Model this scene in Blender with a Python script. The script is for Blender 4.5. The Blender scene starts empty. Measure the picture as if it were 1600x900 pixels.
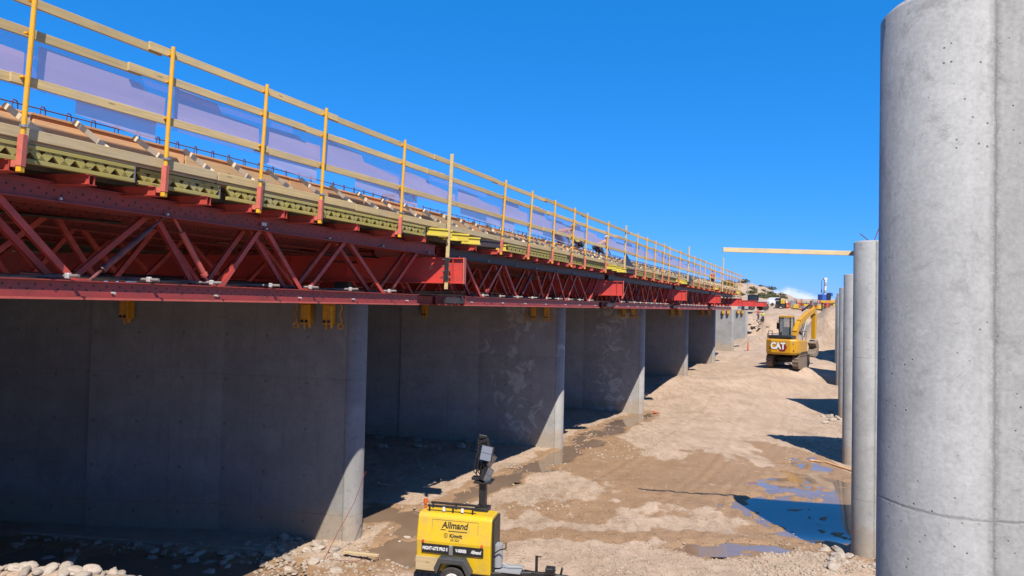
import bpy, bmesh, math, random
import numpy as np
from mathutils import Vector, Matrix, noise as mn
random.seed(7)
C = bpy.context.scene.collection
EYE = 6.2
F = 1067.0
Z = Vector((0, 0, 1))
R = math.radians

# ------------------------------------------------------------------ mesh helpers
class MB:
    def __init__(s): s.v = []; s.f = []
    def add(s, vs, fs):
        o = len(s.v); s.v += [tuple(v) for v in vs]; s.f += [tuple(i + o for i in f) for f in fs]; return s
    def box(s, x0, x1, y0, y1, z0, z1, M=None):
        vs = [Vector(p) for p in ((x0,y0,z0),(x1,y0,z0),(x1,y1,z0),(x0,y1,z0),(x0,y0,z1),(x1,y0,z1),(x1,y1,z1),(x0,y1,z1))]
        if M: vs = [M @ v for v in vs]
        return s.add(vs, [(0,3,2,1),(4,5,6,7),(0,1,5,4),(1,2,6,5),(2,3,7,6),(3,0,4,7)])
    def bar(s, a, b, w, h, up=Z):
        a = Vector(a); b = Vector(b); d = (b - a).normalized()
        if abs(d.dot(up)) > .99: up = Vector((0, 1, 0))
        sd = d.cross(up).normalized(); u2 = sd.cross(d).normalized()
        vs = []
        for p in (a, b):
            for i, j in ((-1,-1),(1,-1),(1,1),(-1,1)): vs.append(p + sd*(i*w/2) + u2*(j*h/2))
        return s.add(vs, [(0,1,2,3),(7,6,5,4),(0,4,5,1),(1,5,6,2),(2,6,7,3),(3,7,4,0)])
    def tube(s, a, b, r, n=10, r2=None):
        a = Vector(a); b = Vector(b); r2 = r if r2 is None else r2
        d = (b - a).normalized(); up = Z if abs(d.z) < .95 else Vector((0, 1, 0))
        sd = d.cross(up).normalized(); u2 = sd.cross(d)
        vs = []
        for p, q in ((a, r), (b, r2)):
            for i in range(n):
                t = 2*math.pi*i/n; vs.append(p + sd*(q*math.cos(t)) + u2*(q*math.sin(t)))
        fs = [(i, n+i, n+(i+1) % n, (i+1) % n) for i in range(n)] + [tuple(range(n)), tuple(range(2*n-1, n-1, -1))]
        return s.add(vs, fs)
    def path(s, pts, r, n=6):
        for a, b in zip(pts[:-1], pts[1:]): s.tube(a, b, r, n)
        return s
    def prism(s, poly, d0, d1, ax='y'):
        # poly in (x,z) extruded along y, or (x,y) along z, or (y,z) along x
        n = len(poly); vs = []
        for d in (d0, d1):
            for p, q in poly:
                vs.append({'y': (p, d, q), 'z': (p, q, d), 'x': (d, p, q)}[ax])
        return s.add(vs, [tuple(range(n)), tuple(range(2*n-1, n-1, -1))] + [(i, n+i, n+(i+1) % n, (i+1) % n) for i in range(n)])
    def ibeam(s, a, b, h, fl, tw, tf):
        a = Vector(a); b = Vector(b)
        s.bar(a, b, tw, h - 2*tf - .002)
        s.bar(a + Z*(h-tf)/2, b + Z*(h-tf)/2, fl, tf); s.bar(a - Z*(h-tf)/2, b - Z*(h-tf)/2, fl, tf); return s
    def rock(s, c, sx, sy, sz, seed=0, sub=2, rot=0):
        bm = bmesh.new(); bmesh.ops.create_icosphere(bm, subdivisions=sub, radius=1)
        off = Vector((seed*3.7, seed*1.3, seed*7.1)); cr, sr = math.cos(rot), math.sin(rot)
        vs = []
        for v in bm.verts:
            p = v.co * (1 + .42*mn.noise(v.co*1.1 + off) + .14*mn.noise(v.co*2.9 + off))
            x, y, z = p.x*sx, p.y*sy, max(p.z, -.6)*sz
            vs.append((c[0] + x*cr - y*sr, c[1] + x*sr + y*cr, c[2] + z))
        fs = [tuple(v.index for v in f.verts) for f in bm.faces]; bm.free(); return s.add(vs, fs)
    def build(s, name, mat, parent=None, smooth=False, bevel=0, seg=1, matrix=None):
        me = bpy.data.meshes.new(name); me.from_pydata(s.v, [], s.f)
        bm = bmesh.new(); bm.from_mesh(me); bmesh.ops.recalc_face_normals(bm, faces=bm.faces); bm.to_mesh(me); bm.free()
        me.materials.append(mat)
        if smooth:
            for p in me.polygons: p.use_smooth = True
        o = bpy.data.objects.new(name, me); C.objects.link(o)
        if parent: o.parent = parent
        if bevel:
            b = o.modifiers.new('bevel', 'BEVEL'); b.width = bevel; b.segments = seg; b.limit_method = 'ANGLE'
        return o

def tag(o, label=None, cat=None, group=None, kind=None):
    if label: o['label'] = label
    if cat: o['category'] = cat
    if group: o['group'] = group
    if kind: o['kind'] = kind
    return o
def thing(name, loc, rz, label, cat, group=None):
    o = bpy.data.objects.new(name, None); C.objects.link(o); o.empty_display_size = .3
    o.location = loc; o.rotation_euler = (0, 0, rz); return tag(o, label, cat, group)
CH = {}
def copy_tree(o, parent=None):
    c = o.copy(); C.objects.link(c); c.parent = parent
    for ch in list(o.children): copy_tree(ch, c)
    return c
ONES = ['first','second','third','fourth','fifth','sixth','seventh','eighth','ninth','tenth','eleventh','twelfth','thirteenth','fourteenth','fifteenth','sixteenth','seventeenth','eighteenth','nineteenth']
def ordw(n):
    if n < 20: return ONES[n-1]
    t = ['twent','thirt','fort','fift','sixt','sevent','eight','ninet'][n//10-2]
    return t + 'ieth' if n % 10 == 0 else t + 'y-' + ONES[n % 10 - 1]

def text_mesh(txt, size, ext=.004, shear=0, bold=0):
    cu = bpy.data.curves.new('lettering', 'FONT'); cu.body = txt; cu.size = size; cu.extrude = ext; cu.shear = shear; cu.offset = bold
    cu.align_x = 'CENTER'; cu.align_y = 'CENTER'
    ob = bpy.data.objects.new('lettering', cu); C.objects.link(ob)
    dg = bpy.context.evaluated_depsgraph_get(); me = bpy.data.meshes.new_from_object(ob.evaluated_get(dg))
    bpy.data.objects.remove(ob); return me
def lettering(txt, size, mat, parent, loc, rot, sx=1, name='lettering', **k):
    me = text_mesh(txt, size, **k); me.materials.clear(); me.materials.append(mat)
    o = bpy.data.objects.new(name, me); C.objects.link(o); o.parent = parent; o.location = loc; o.rotation_euler = rot; o.scale = (sx, 1, 1)
    return o

# ------------------------------------------------------------------ materials
def nt(name):
    m = bpy.data.materials.new(name); m.use_nodes = True; t = m.node_tree; b = t.nodes['Principled BSDF']; return m, t, b
def N(t, typ, **k):
    n = t.nodes.new(typ)
    for a, v in k.items():
        if a.startswith('i_'):
            kk = a[2:]; kk = int(kk) if kk.isdigit() else kk.replace('_', ' '); n.inputs[kk].default_value = v
        else: setattr(n, a, v)
    return n
def L(t, a, b): t.links.new(a, b)
def math_(t, op, a, b=None, c=None):
    n = t.nodes.new('ShaderNodeMath'); n.operation = op
    for i, v in enumerate((a, b, c)):
        if v is None: continue
        if isinstance(v, (int, float)): n.inputs[i].default_value = v
        else: t.links.new(v, n.inputs[i])
    return n.outputs[0]
def mix(t, fac, a, b, mode='MIX'):
    n = t.nodes.new('ShaderNodeMix'); n.data_type = 'RGBA'; n.blend_type = mode
    for i, v in ((0, fac), (6, a), (7, b)):
        if isinstance(v, (int, float)): n.inputs[i].default_value = v
        elif isinstance(v, tuple): n.inputs[i].default_value = v if len(v) == 4 else v + (1,)
        else: t.links.new(v, n.inputs[i])
    return n.outputs[2]
def ramp(t, fac, stops):
    n = t.nodes.new('ShaderNodeValToRGB'); e = n.color_ramp.elements
    while len(e) < len(stops): e.new(.5)
    for i, (p, c) in enumerate(stops): e[i].position = p; e[i].color = (c, c, c, 1) if isinstance(c, (int, float)) else c + (1,)
    L(t, fac, n.inputs[0]); return n.outputs[0]
def noise(t, vec, scale, detail=5, rough=.6, dist=0):
    n = N(t, 'ShaderNodeTexNoise'); n.inputs['Scale'].default_value = scale; n.inputs['Detail'].default_value = detail
    n.inputs['Roughness'].default_value = rough; n.inputs['Distortion'].default_value = dist; L(t, vec, n.inputs['Vector']); return n.outputs[0]
def bump(t, b, h, strength=.3, dist=.02):
    n = N(t, 'ShaderNodeBump'); n.inputs['Strength'].default_value = strength; n.inputs['Distance'].default_value = dist
    L(t, h, n.inputs['Height']); L(t, n.outputs[0], b.inputs['Normal'])
def coords(t, world=False):
    if world: return N(t, 'ShaderNodeNewGeometry').outputs['Position']
    return N(t, 'ShaderNodeTexCoord').outputs['Object']
K = .76
def k3(c): return tuple(x*K for x in c)
def simple(name, col, rough=.6, metal=0, dirt=(.2,.15,.1), damt=.35, scale=6, bmp=.15, rnd=0, ior=None):
    col = k3(col); dirt = k3(dirt)
    m, t, b = nt(name); v = coords(t)
    info = N(t, 'ShaderNodeObjectInfo')
    vv = N(t, 'ShaderNodeVectorMath', operation='ADD'); L(t, v, vv.inputs[0]); L(t, info.outputs['Random'], vv.inputs[1])
    n1 = noise(t, vv.outputs[0], scale, 6, .65); n2 = noise(t, vv.outputs[0], scale*6, 4, .6)
    f = math_(t, 'MULTIPLY', ramp(t, n1, [(.42, 0.), (.72, 1.)]), damt)
    c = mix(t, f, col, dirt)
    c = mix(t, .25, c, ramp(t, n2, [(.2, .45), (.8, 1.)]), 'MULTIPLY')
    if rnd:
        g = math_(t, 'MULTIPLY_ADD', info.outputs['Random'], rnd, 1 - rnd/2)
        cc = N(t, 'ShaderNodeCombineColor'); [L(t, g, cc.inputs[i]) for i in range(3)]
        c = mix(t, 1., c, cc.outputs[0], 'MULTIPLY')
    L(t, c, b.inputs['Base Color']); b.inputs['Metallic'].default_value = metal
    L(t, math_(t, 'MULTIPLY_ADD', n1, .3, rough - .15), b.inputs['Roughness'])
    if bmp: bump(t, b, n2, bmp, .01)
    return m
def wood(name, col, dark, rnd=.35, grain=1.):
    col = k3(col); dark = k3(dark)
    m, t, b = nt(name); v = coords(t); info = N(t, 'ShaderNodeObjectInfo')
    mp = N(t, 'ShaderNodeMapping'); mp.inputs['Scale'].default_value = (.6, 14, 14); L(t, v, mp.inputs['Vector']); 
    cx = N(t, 'ShaderNodeCombineXYZ'); r9 = math_(t, 'MULTIPLY', info.outputs['Random'], 37.); [L(t, r9, cx.inputs[i]) for i in range(3)]
    L(t, cx.outputs[0], mp.inputs['Location'])
    n1 = noise(t, mp.outputs[0], 2.2, 6, .65, .6); n2 = noise(t, v, 1.7, 4)
    kn = N(t, 'ShaderNodeTexVoronoi'); kn.inputs['Scale'].default_value = 1.4
    mp2 = N(t, 'ShaderNodeMapping'); mp2.inputs['Scale'].default_value = (1.2, 6, 6); L(t, cx.outputs[0], mp2.inputs['Location']); L(t, v, mp2.inputs['Vector']); L(t, mp2.outputs[0], kn.inputs['Vector'])
    knot = ramp(t, kn.outputs['Distance'], [(.05, 1.), (.13, 0.)])
    c = mix(t, math_(t, 'MULTIPLY', ramp(t, n1, [(.35, 0.), (.7, 1.)]), .75*grain), col, dark)
    c = mix(t, math_(t, 'MULTIPLY', ramp(t, n2, [(.45, 0.), (.75, 1.)]), .35), c, (.25, .23, .2))
    c = mix(t, math_(t, 'MULTIPLY', knot, .7), c, tuple(x*.35 for x in dark))
    g = math_(t, 'MULTIPLY_ADD', info.outputs['Random'], rnd, 1 - rnd/2)
    cc = N(t, 'ShaderNodeCombineColor'); [L(t, g, cc.inputs[i]) for i in range(3)]
    c = mix(t, 1., c, cc.outputs[0], 'MULTIPLY')
    L(t, c, b.inputs['Base Color']); b.inputs['Roughness'].default_value = .75; bump(t, b, n1, .25, .006); return m
def concrete(name, col=(.4,.4,.395), top=True, nose=.39, patch=False, seamz=(5.2, 2.75), tan=True, rough=1.):
    col = k3(col)
    # object coords: x along the wall from the nose tip, z up from the ground
    m, t, b = nt(name); v = coords(t); sp = N(t, 'ShaderNodeSeparateXYZ'); L(t, v, sp.inputs[0]); x, y, z = sp.outputs
    info = N(t, 'ShaderNodeObjectInfo'); cx = N(t, 'ShaderNodeCombineXYZ'); r9 = math_(t, 'MULTIPLY', info.outputs['Random'], 50.); [L(t, r9, cx.inputs[i]) for i in range(3)]
    va = N(t, 'ShaderNodeVectorMath', operation='ADD'); L(t, v, va.inputs[0]); L(t, cx.outputs[0], va.inputs[1]); va = va.outputs[0]
    n1 = noise(t, va, .9, 7, .68, .3); n2 = noise(t, va, 9, 5, .7); n3 = noise(t, va, 45, 3, .6)
    mp = N(t, 'ShaderNodeMapping'); mp.inputs['Scale'].default_value = (3.2, 3.2, .22); L(t, va, mp.inputs['Vector']); st = noise(t, mp.outputs[0], 1.6, 6, .7, .2)
    c = mix(t, math_(t, 'MULTIPLY', ramp(t, n1, [(.38, 0.), (.66, 1.)]), .55*min(rough, 1.3)), col, tuple(q*.72 for q in col))
    c = mix(t, math_(t, 'MULTIPLY', ramp(t, st, [(.48, 0.), (.72, 1.)]), .4), c, tuple(q*.62 for q in col))
    c = mix(t, .35, c, ramp(t, n2, [(.25, .6), (.7, 1.)]), 'MULTIPLY')
    if tan:   # mud splash near ground
        g = ramp(t, math_(t, 'MULTIPLY_ADD', n1, -1.2, math_(t, 'MULTIPLY', z, .9)), [(0., 1.), (.35, 0.)])
        c = mix(t, math_(t, 'MULTIPLY', g, .55), c, (.33, .24, .15))
    nf = noise(t, va, 4.2, 8, .78, .5); nb = noise(t, va, .55, 5, .6, .8)
    c = mix(t, math_(t, 'MULTIPLY', ramp(t, nf, [(.54, 0.), (.64, 1.)]), .34*rough), c, tuple(q*.55 for q in col))
    c = mix(t, math_(t, 'MULTIPLY', ramp(t, nb, [(.56, 0.), (.64, 1.)]), .3), c, tuple(q*.5 for q in col))
    c = mix(t, math_(t, 'MULTIPLY', ramp(t, nf, [(.3, 1.), (.42, 0.)]), .25*rough), c, tuple(min(1, q*1.25) for q in col))
    c = mix(t, .3*rough, c, ramp(t, n3, [(.3, .7), (.65, 1.)]), 'MULTIPLY')
    # bug holes
    vd = N(t, 'ShaderNodeVectorMath', operation='ADD'); L(t, va, vd.inputs[0]); cxn = N(t, 'ShaderNodeCombineXYZ'); dn = math_(t, 'MULTIPLY', n3, .05); [L(t, dn, cxn.inputs[i]) for i in range(3)]; L(t, cxn.outputs[0], vd.inputs[1])
    vo = N(t, 'ShaderNodeTexVoronoi'); vo.inputs['Scale'].default_value = 7.; L(t, vd.outputs[0], vo.inputs['Vector'])
    gate = ramp(t, noise(t, va, 2.2, 3), [(.54, 0.), (.62, 1.)])
    holes = math_(t, 'MULTIPLY', ramp(t, vo.outputs['Distance'], [(.03, 1.), (.065, 0.)]), gate)
    vo2 = N(t, 'ShaderNodeTexVoronoi'); vo2.inputs['Scale'].default_value = 19.; L(t, va, vo2.inputs['Vector'])
    gate2 = ramp(t, noise(t, va, 1.3, 3), [(.53, 0.), (.58, 1.)])
    h2 = math_(t, 'MULTIPLY', ramp(t, vo2.outputs['Distance'], [(.08, 1.), (.13, 0.)]), gate2)
    holes = math_(t, 'MAXIMUM', holes, h2)
    # joints
    wob = math_(t, 'MULTIPLY_ADD', n2, .035, -.018)
    def line(co, pos, w):
        d = math_(t, 'ABSOLUTE', math_(t, 'ADD', math_(t, 'SUBTRACT', co, pos), wob)); return ramp(t, math_(t, 'DIVIDE', d, w), [(0., 1.), (1., 0.)])
    j = line(x, nose, .012)
    for p in (3.1, 5.5): j = math_(t, 'MAXIMUM', j, math_(t, 'MULTIPLY', line(x, p, .012), .7))
    for p in seamz: j = math_(t, 'MAXIMUM', j, math_(t, 'MULTIPLY', line(z, p, .012), .8))
    halo = line(x, nose, .035); rough_seam = math_(t, 'MULTIPLY', halo, ramp(t, noise(t, va, 14, 6, .8), [(.42, 0.), (.55, 1.)]))
    dk = math_(t, 'MAXIMUM', math_(t, 'MULTIPLY', j, .55), math_(t, 'MAXIMUM', math_(t, 'MULTIPLY', rough_seam, .45), math_(t, 'MULTIPLY', holes, .85)))
    # broad bands where lifts of pour differ
    band = ramp(t, noise(t, N_map(t, va, (.12, .12, 1.1)), 1.3, 3, .5), [(.45, 0.), (.6, 1.)])
    c = mix(t, math_(t, 'MULTIPLY', band, .18), c, tuple(q*.55 for q in col))
    # tie hole dots on a regular grid
    def fr(co, per, off): return math_(t, 'SUBTRACT', math_(t, 'FRACT', math_(t, 'DIVIDE', math_(t, 'ADD', co, off), per)), .5)
    dx = math_(t, 'MULTIPLY', fr(x, 1.22, .3), 1.22); dz = math_(t, 'MULTIPLY', fr(z, 1.22, .1), 1.22)
    dist = math_(t, 'SQRT', math_(t, 'ADD', math_(t, 'MULTIPLY', dx, dx), math_(t, 'MULTIPLY', dz, dz)))
    tie = math_(t, 'MULTIPLY', ramp(t, dist, [(.03, 1.), (.055, 0.)]), math_(t, 'GREATER_THAN', x, nose + .3))
    dk = math_(t, 'MAXIMUM', dk, math_(t, 'MULTIPLY', tie, .45))
    c = mix(t, dk, c, (.06, .058, .055))
    if patch:
        pn = ramp(t, math_(t, 'SUBTRACT', noise(t, va, 1.1, 8, .62, 1.5), math_(t, 'MULTIPLY', math_(t, 'ABSOLUTE', math_(t, 'SUBTRACT', x, 2.2)), .09)), [(.47, 0.), (.55, 1.)])
        c = mix(t, math_(t, 'MULTIPLY', pn, .55), c, (.54, .54, .52))
    L(t, c, b.inputs['Base Color']); b.inputs['Roughness'].default_value = .82
    hh = math_(t, 'SUBTRACT', math_(t, 'MULTIPLY_ADD', n3, .12, math_(t, 'MULTIPLY', n2, .25)), dk)
    bump(t, b, hh, .45, .012); return m
def N_map(t, vec, sc):
    mp = N(t, 'ShaderNodeMapping'); mp.inputs['Scale'].default_value = sc; L(t, vec, mp.inputs['Vector']); return mp.outputs[0]
def punched(name, col, rows=2):
    col = k3(col)
    # painted channel steel with a regular row of bolt holes (object coords x along, z up)
    m, t, b = nt(name); v = coords(t); sp = N(t, 'ShaderNodeSeparateXYZ'); L(t, v, sp.inputs[0]); x, y, z = sp.outputs
    n1 = noise(t, v, 3.2, 6, .7); n2 = noise(t, v, 30, 4)
    c = mix(t, math_(t, 'MULTIPLY', ramp(t, n1, [(.45, 0.), (.7, 1.)]), .55), col, (.09, .035, .025))
    c = mix(t, .3, c, ramp(t, n2, [(.3, .5), (.7, 1.)]), 'MULTIPLY')
    hs = None
    for k in range(rows):
        off = .0 if k == 0 else .1
        fx = math_(t, 'MULTIPLY', math_(t, 'SUBTRACT', math_(t, 'FRACT', math_(t, 'DIVIDE', math_(t, 'ADD', x, off), .2)), .5), .2)
        zz = (.105, .165)[k] if rows == 2 else .12
        fz0 = math_(t, 'ABSOLUTE', math_(t, 'SUBTRACT', z, zz)); fz1 = math_(t, 'ABSOLUTE', math_(t, 'SUBTRACT', z, zz + 1.3))
        fz = math_(t, 'MINIMUM', fz0, fz1)
        d = math_(t, 'SQRT', math_(t, 'ADD', math_(t, 'MULTIPLY', fx, fx), math_(t, 'MULTIPLY', fz, fz)))
        h = ramp(t, d, [(.013, 1.), (.019, 0.)]); hs = h if hs is None else math_(t, 'MAXIMUM', hs, h)
    c = mix(t, hs, c, (.01, .006, .005)); L(t, c, b.inputs['Base Color']); b.inputs['Roughness'].default_value = .5
    bump(t, b, math_(t, 'SUBTRACT', math_(t, 'MULTIPLY', n2, .2), hs), .4, .006); return m
def netmat(name, col, alpha):
    col = k3(col)
    m, t, b = nt(name); t.nodes.remove(b); out = [n for n in t.nodes if n.type == 'OUTPUT_MATERIAL'][0]
    v = coords(t); n1 = noise(t, N_map(t, v, (1, 1, 6)), 1.5, 5, .6)
    d = N(t, 'ShaderNodeBsdfDiffuse'); d.inputs[0].default_value = col + (1,); tl = N(t, 'ShaderNodeBsdfTranslucent'); tl.inputs[0].default_value = col + (1,)
    a = N(t, 'ShaderNodeMixShader', i_0=.3); L(t, d.outputs[0], a.inputs[1]); L(t, tl.outputs[0], a.inputs[2])
    tr = N(t, 'ShaderNodeBsdfTransparent'); mx = N(t, 'ShaderNodeMixShader')
    L(t, math_(t, 'MULTIPLY_ADD', n1, .18*alpha, alpha*.91), mx.inputs[0]); L(t, tr.outputs[0], mx.inputs[1]); L(t, a.outputs[0], mx.inputs[2]); L(t, mx.outputs[0], out.inputs[0]); return m

RED = (.60, .078, .05)
M = {}
M['red'] = simple('red painted steel', RED, .48, 0, (.10, .03, .02), .6, 3.5)
M['red_clean'] = simple('bright red steel', (.68, .055, .035), .45, 0, (.3, .05, .04), .5, 3)
M['red_punched'] = punched('red punched channel', (.37, .052, .044))
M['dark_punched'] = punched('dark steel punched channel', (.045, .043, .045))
M['pink'] = simple('faded red sleeve', (.68, .17, .11), .6, 0, (.25, .06, .04), .4, 8)
M['pink_red'] = simple('sunlit flange and pink brace', (.60, .12, .09), .6, 0, (.3, .07, .05), .45, 5)  # pale tone puts sunlight into the flange colour; also the brace paint
M['rusty'] = simple('grimy brace steel', (.10, .03, .03), .5, 0, (.45, .12, .09), .7, 5)
M['yellow'] = simple('yellow painted tube', (.92, .47, .012), .45, 0, (.4, .25, .08), .4, 9)
M['yellow_clamp'] = simple('yellow bracket steel', (.85, .40, .01), .5, 0, (.2, .1, .03), .6, 9)
M['yellow_body'] = simple('yellow machine paint', (.78, .50, .012), .33, 0, (.42, .31, .14), .5, 2.2, .04)
M['cat'] = simple('yellow excavator paint', (.68, .34, .008), .38, 0, (.4, .25, .1), .4, 1.4, .05)
M['rail'] = wood('weathered rail lumber', (.66, .49, .22), (.42, .30, .13))
M['lumber'] = wood('fresh lumber', (.66, .43, .22), (.5, .29, .12))
M['grey_lumber'] = wood('grey weathered lumber', (.56, .43, .23), (.36, .27, .14))
M['pale_lumber'] = wood('pale new lumber', (.98, .74, .46), (.86, .58, .32), .12, .6)
M['plank'] = wood('pale plank', (.76, .6, .32), (.62, .44, .2), .1)
M['lattice'] = wood('yellow green lattice timber', (.46, .38, .09), (.27, .22, .06), .25)
M['yellow_timber'] = wood('yellow coated timber', (.72, .56, .05), (.5, .36, .03), .25, .6)
M['joist'] = wood('brown joist timber', (.16, .12, .06), (.09, .065, .035), .3)
M['ply'] = wood('orange form plywood', (.68, .29, .12), (.55, .2, .08), .3)
M['ply_tan'] = wood('tan form plywood', (.86, .46, .21), (.56, .32, .15), .3)
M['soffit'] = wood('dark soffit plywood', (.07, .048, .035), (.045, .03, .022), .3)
M['steel'] = simple('grey galvanised steel', (.5, .5, .5), .4, .7, (.2, .16, .12), .4, 8)
M['pipe'] = simple('muddy scaffold pipe', (.33, .30, .28), .55, .3, (.2, .13, .1), .5, 8)
M['bolt'] = simple('zinc bolt', (.75, .73, .7), .35, .4, (.3, .25, .2), .3, 12)
M['black'] = simple('black steel', (.018, .018, .02), .42, 0, (.05, .045, .04), .4, 5)
M['dkgrey'] = simple('dark grey plastic', (.055, .06, .065), .5, 0, (.15, .12, .09), .4, 5)
M['rubber'] = simple('tyre rubber', (.03, .03, .03), .8, 0, (.16, .12, .08), .6, 4)
M['rebar'] = simple('rusty coated rebar', (.16, .05, .055), .7, 0, (.1, .06, .04), .5, 10)
M['white'] = simple('white paint', (.78, .78, .76), .4, 0, (.4, .36, .3), .2, 3)
M['letter_black'] = simple('black lettering', (.015, .015, .015), .5, 0, (.03, .03, .03), .1, 3, 0)
M['letter_white'] = simple('white lettering', (.85, .85, .85), .5, 0, (.7, .7, .7), .1, 3, 0)
M['darkred'] = simple('dark red emblem', (.25, .02, .02), .5, 0, (.2, .02, .02), .1, 3, 0)
M['orange'] = simple('orange plastic', (.75, .13, .02), .5, 0, (.4, .15, .06), .3, 6)
M['blue'] = simple('blue machine paint', (.03, .12, .5), .4, 0, (.1, .1, .2), .3, 2)
M['grey'] = simple('grey paint', (.35, .36, .37), .5, 0, (.2, .18, .16), .3, 2)
M['skin'] = simple('skin', (.42, .22, .15), .6, 0, (.36, .18, .12), .2, 6, 0)
M['jeans'] = simple('dark trousers', (.035, .045, .08), .85, 0, (.08, .07, .06), .4, 8)
M['dark_shirt'] = simple('dark shirt', (.05, .04, .05), .85, 0, (.08, .07, .06), .3, 8)
M['hivis'] = simple('lime safety vest', (.55, .75, .05), .7, 0, (.4, .5, .08), .2, 8)
M['hivis_orange'] = simple('orange safety shirt', (.75, .30, .05), .7, 0, (.4, .2, .08), .2, 8)
M['glass'] = simple('dark window glass', (.02, .025, .03), .08, 0, (.05, .05, .05), .2, 3, 0)
M['track'] = simple('muddy steel track', (.24, .18, .13), .7, .1, (.36, .26, .17), .7, 4)
M['lampface'] = simple('grey lamp glass', (.30, .31, .33), .25, .3, (.3, .3, .3), .2, 5, 0)
M['net'] = netmat('thin red debris net', (.62, .14, .24), .22)
M['net2'] = netmat('paler pink net sheet', (.72, .55, .68), .62)
M['net_hem'] = simple('orange net hem', (.75, .26, .10), .8, 0, (.5, .2, .1), .4, 5)
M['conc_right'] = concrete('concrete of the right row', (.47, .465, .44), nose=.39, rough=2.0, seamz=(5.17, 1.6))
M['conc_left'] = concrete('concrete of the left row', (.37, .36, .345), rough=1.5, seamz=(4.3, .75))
M['conc_patch'] = concrete('patched concrete of the left row', (.48, .47, .45), rough=1.4, patch=True, seamz=(4.3, .75))
M['footing'] = simple('footing concrete', (.42, .36, .28), .85, 0, (.3, .22, .14), .5, 2)
M['rock'] = simple('pale river rock', (.44, .37, .30), .85, 0, (.28, .21, .15), .6, 2.5, .5, .5)
M['gravel'] = simple('gravel', (.43, .34, .255), .9, 0, (.26, .19, .13), .7, 1.2, .4)
M['shrub'] = simple('desert shrub leaves', (.10, .11, .04), .9, 0, (.16, .13, .06), .5, 3, .3)

# ------------------------------------------------------------------ frames of reference
uV = Vector((.426, .905, 0)).normalized(); qV = Vector((.992, -.1276, 0)).normalized()
UA = math.atan2(uV.y, uV.x); QA = math.atan2(qV.y, qV.x)
N1 = Vector((-3.86, 18.3, 0))
def P(s, w, z): p = N1 + uV*s + qV*w; return Vector((p.x, p.y, EYE + z))
def hor(px): return 476 + .022*(px - 800)
def gp(px, py, z): D = -z*F/(py - hor(px)); return ((px - 800)/F*D, D)
def s_of(px, L_): return (L_*F/(1306 - px) - 18.01)/.905

# ------------------------------------------------------------------ terrain
CP = [(-30,-10,-5.5),(-20,10,-5.9),(-22,22,-6.1),(-10,12,-6.0),(-10,16.2,-6.4),(-6,16.2,-6.4),(-14,16.5,-6.4),(-10,25,-6.3),(0,12,-6.1),(0,16,-6.2),(-2.5,17.2,-6.35),(5,14,-6.15),
 (9,15.5,-6.1),(12,17,-6.2),(0,21,-6.3),(5,21,-6.3),(9,21,-6.45),(-3.9,18.3,-6.25),(2.4,31.8,-6.55),(8.8,45.5,-6.95),(15,31,-6.85),(21,44.7,-6.9),(8,30,-6.6),(14,40,-6.8),
 (28,58,-6.8),(15.7,59.7,-5.8),(20,52,-6.5),(22.5,73.5,-5.9),(29,88,-5.3),(36,103,-5.6),(25.3,62,-4.95),(27.5,66,-5.0),(29,60,-5.6),(24,56,-5.7),(22,63,-5.2),(34,72,-5.4),(30,80,-5.0),(36,90,-4.9),(41,86,-5),
 (33,100,-5.4),(40,103,-5.0),(44,97,-3.6),(46,101,-1.7),(51,103,-1.1),(32,112,-1.6),(37,114,-1.25),(42,114,-1.2),(48,112,-1.2),(56,112,-1.2),(30,120,-1.2),(50,130,-.2),(45,150,.9),(60,150,.9),(75,150,1),(60,200,3.0),(85,200,3.0),
 (100,200,3.0),(66,225,8.5),(78,230,9.5),(84,232,8.0),(90,232,6),(97,232,3.2),(110,235,2.6),(90,215,3.4),(130,300,3.2),(30,220,9),(0,200,6),(-60,120,0),(-40,60,-4),(-10,60,-5.6),(0,90,-5.2),(10,130,-1.5),
 (30,20,-5.8),(50,40,-5.2),(60,70,-4),(80,110,-1),(20,0,-5.8),(0,-20,-5.5),(120,150,1),(0,600,4),(300,600,3),(-600,300,2),(600,200,2),(0,-600,0),(300,3000,6),(-1500,2500,4),(3000,0,3),(-3000,0,3),(0,-3000,0)]
CPA = np.array(CP)
def base_arr(X, Y):
    X = np.asarray(X, float); Y = np.asarray(Y, float)
    num = np.zeros_like(X); den = np.zeros_like(X)
    for a, b, c in CPA:
        w = 1/(((X-a)**2 + (Y-b)**2)**1.6 + .5); num += w*c; den += w
    z = num/den
    def hill(cx, cy, sx, sy, h, p=1.): return h*np.exp(-((((X-cx)/sx)**2 + ((Y-cy)/sy)**2))**p)
    z = z + hill(38.2, 81, 3.6, 4.2, 4.9, .95) + hill(33.5, 92, 4, 4, 1.6, .8) + hill(45, 82, 5, 6, 3.0, .8) + hill(33.5, 80, 3., 4, .8) + hill(-6.6, 10.3, 3.0, .9, 1.98, 1.6)
    return z + EYE
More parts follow.
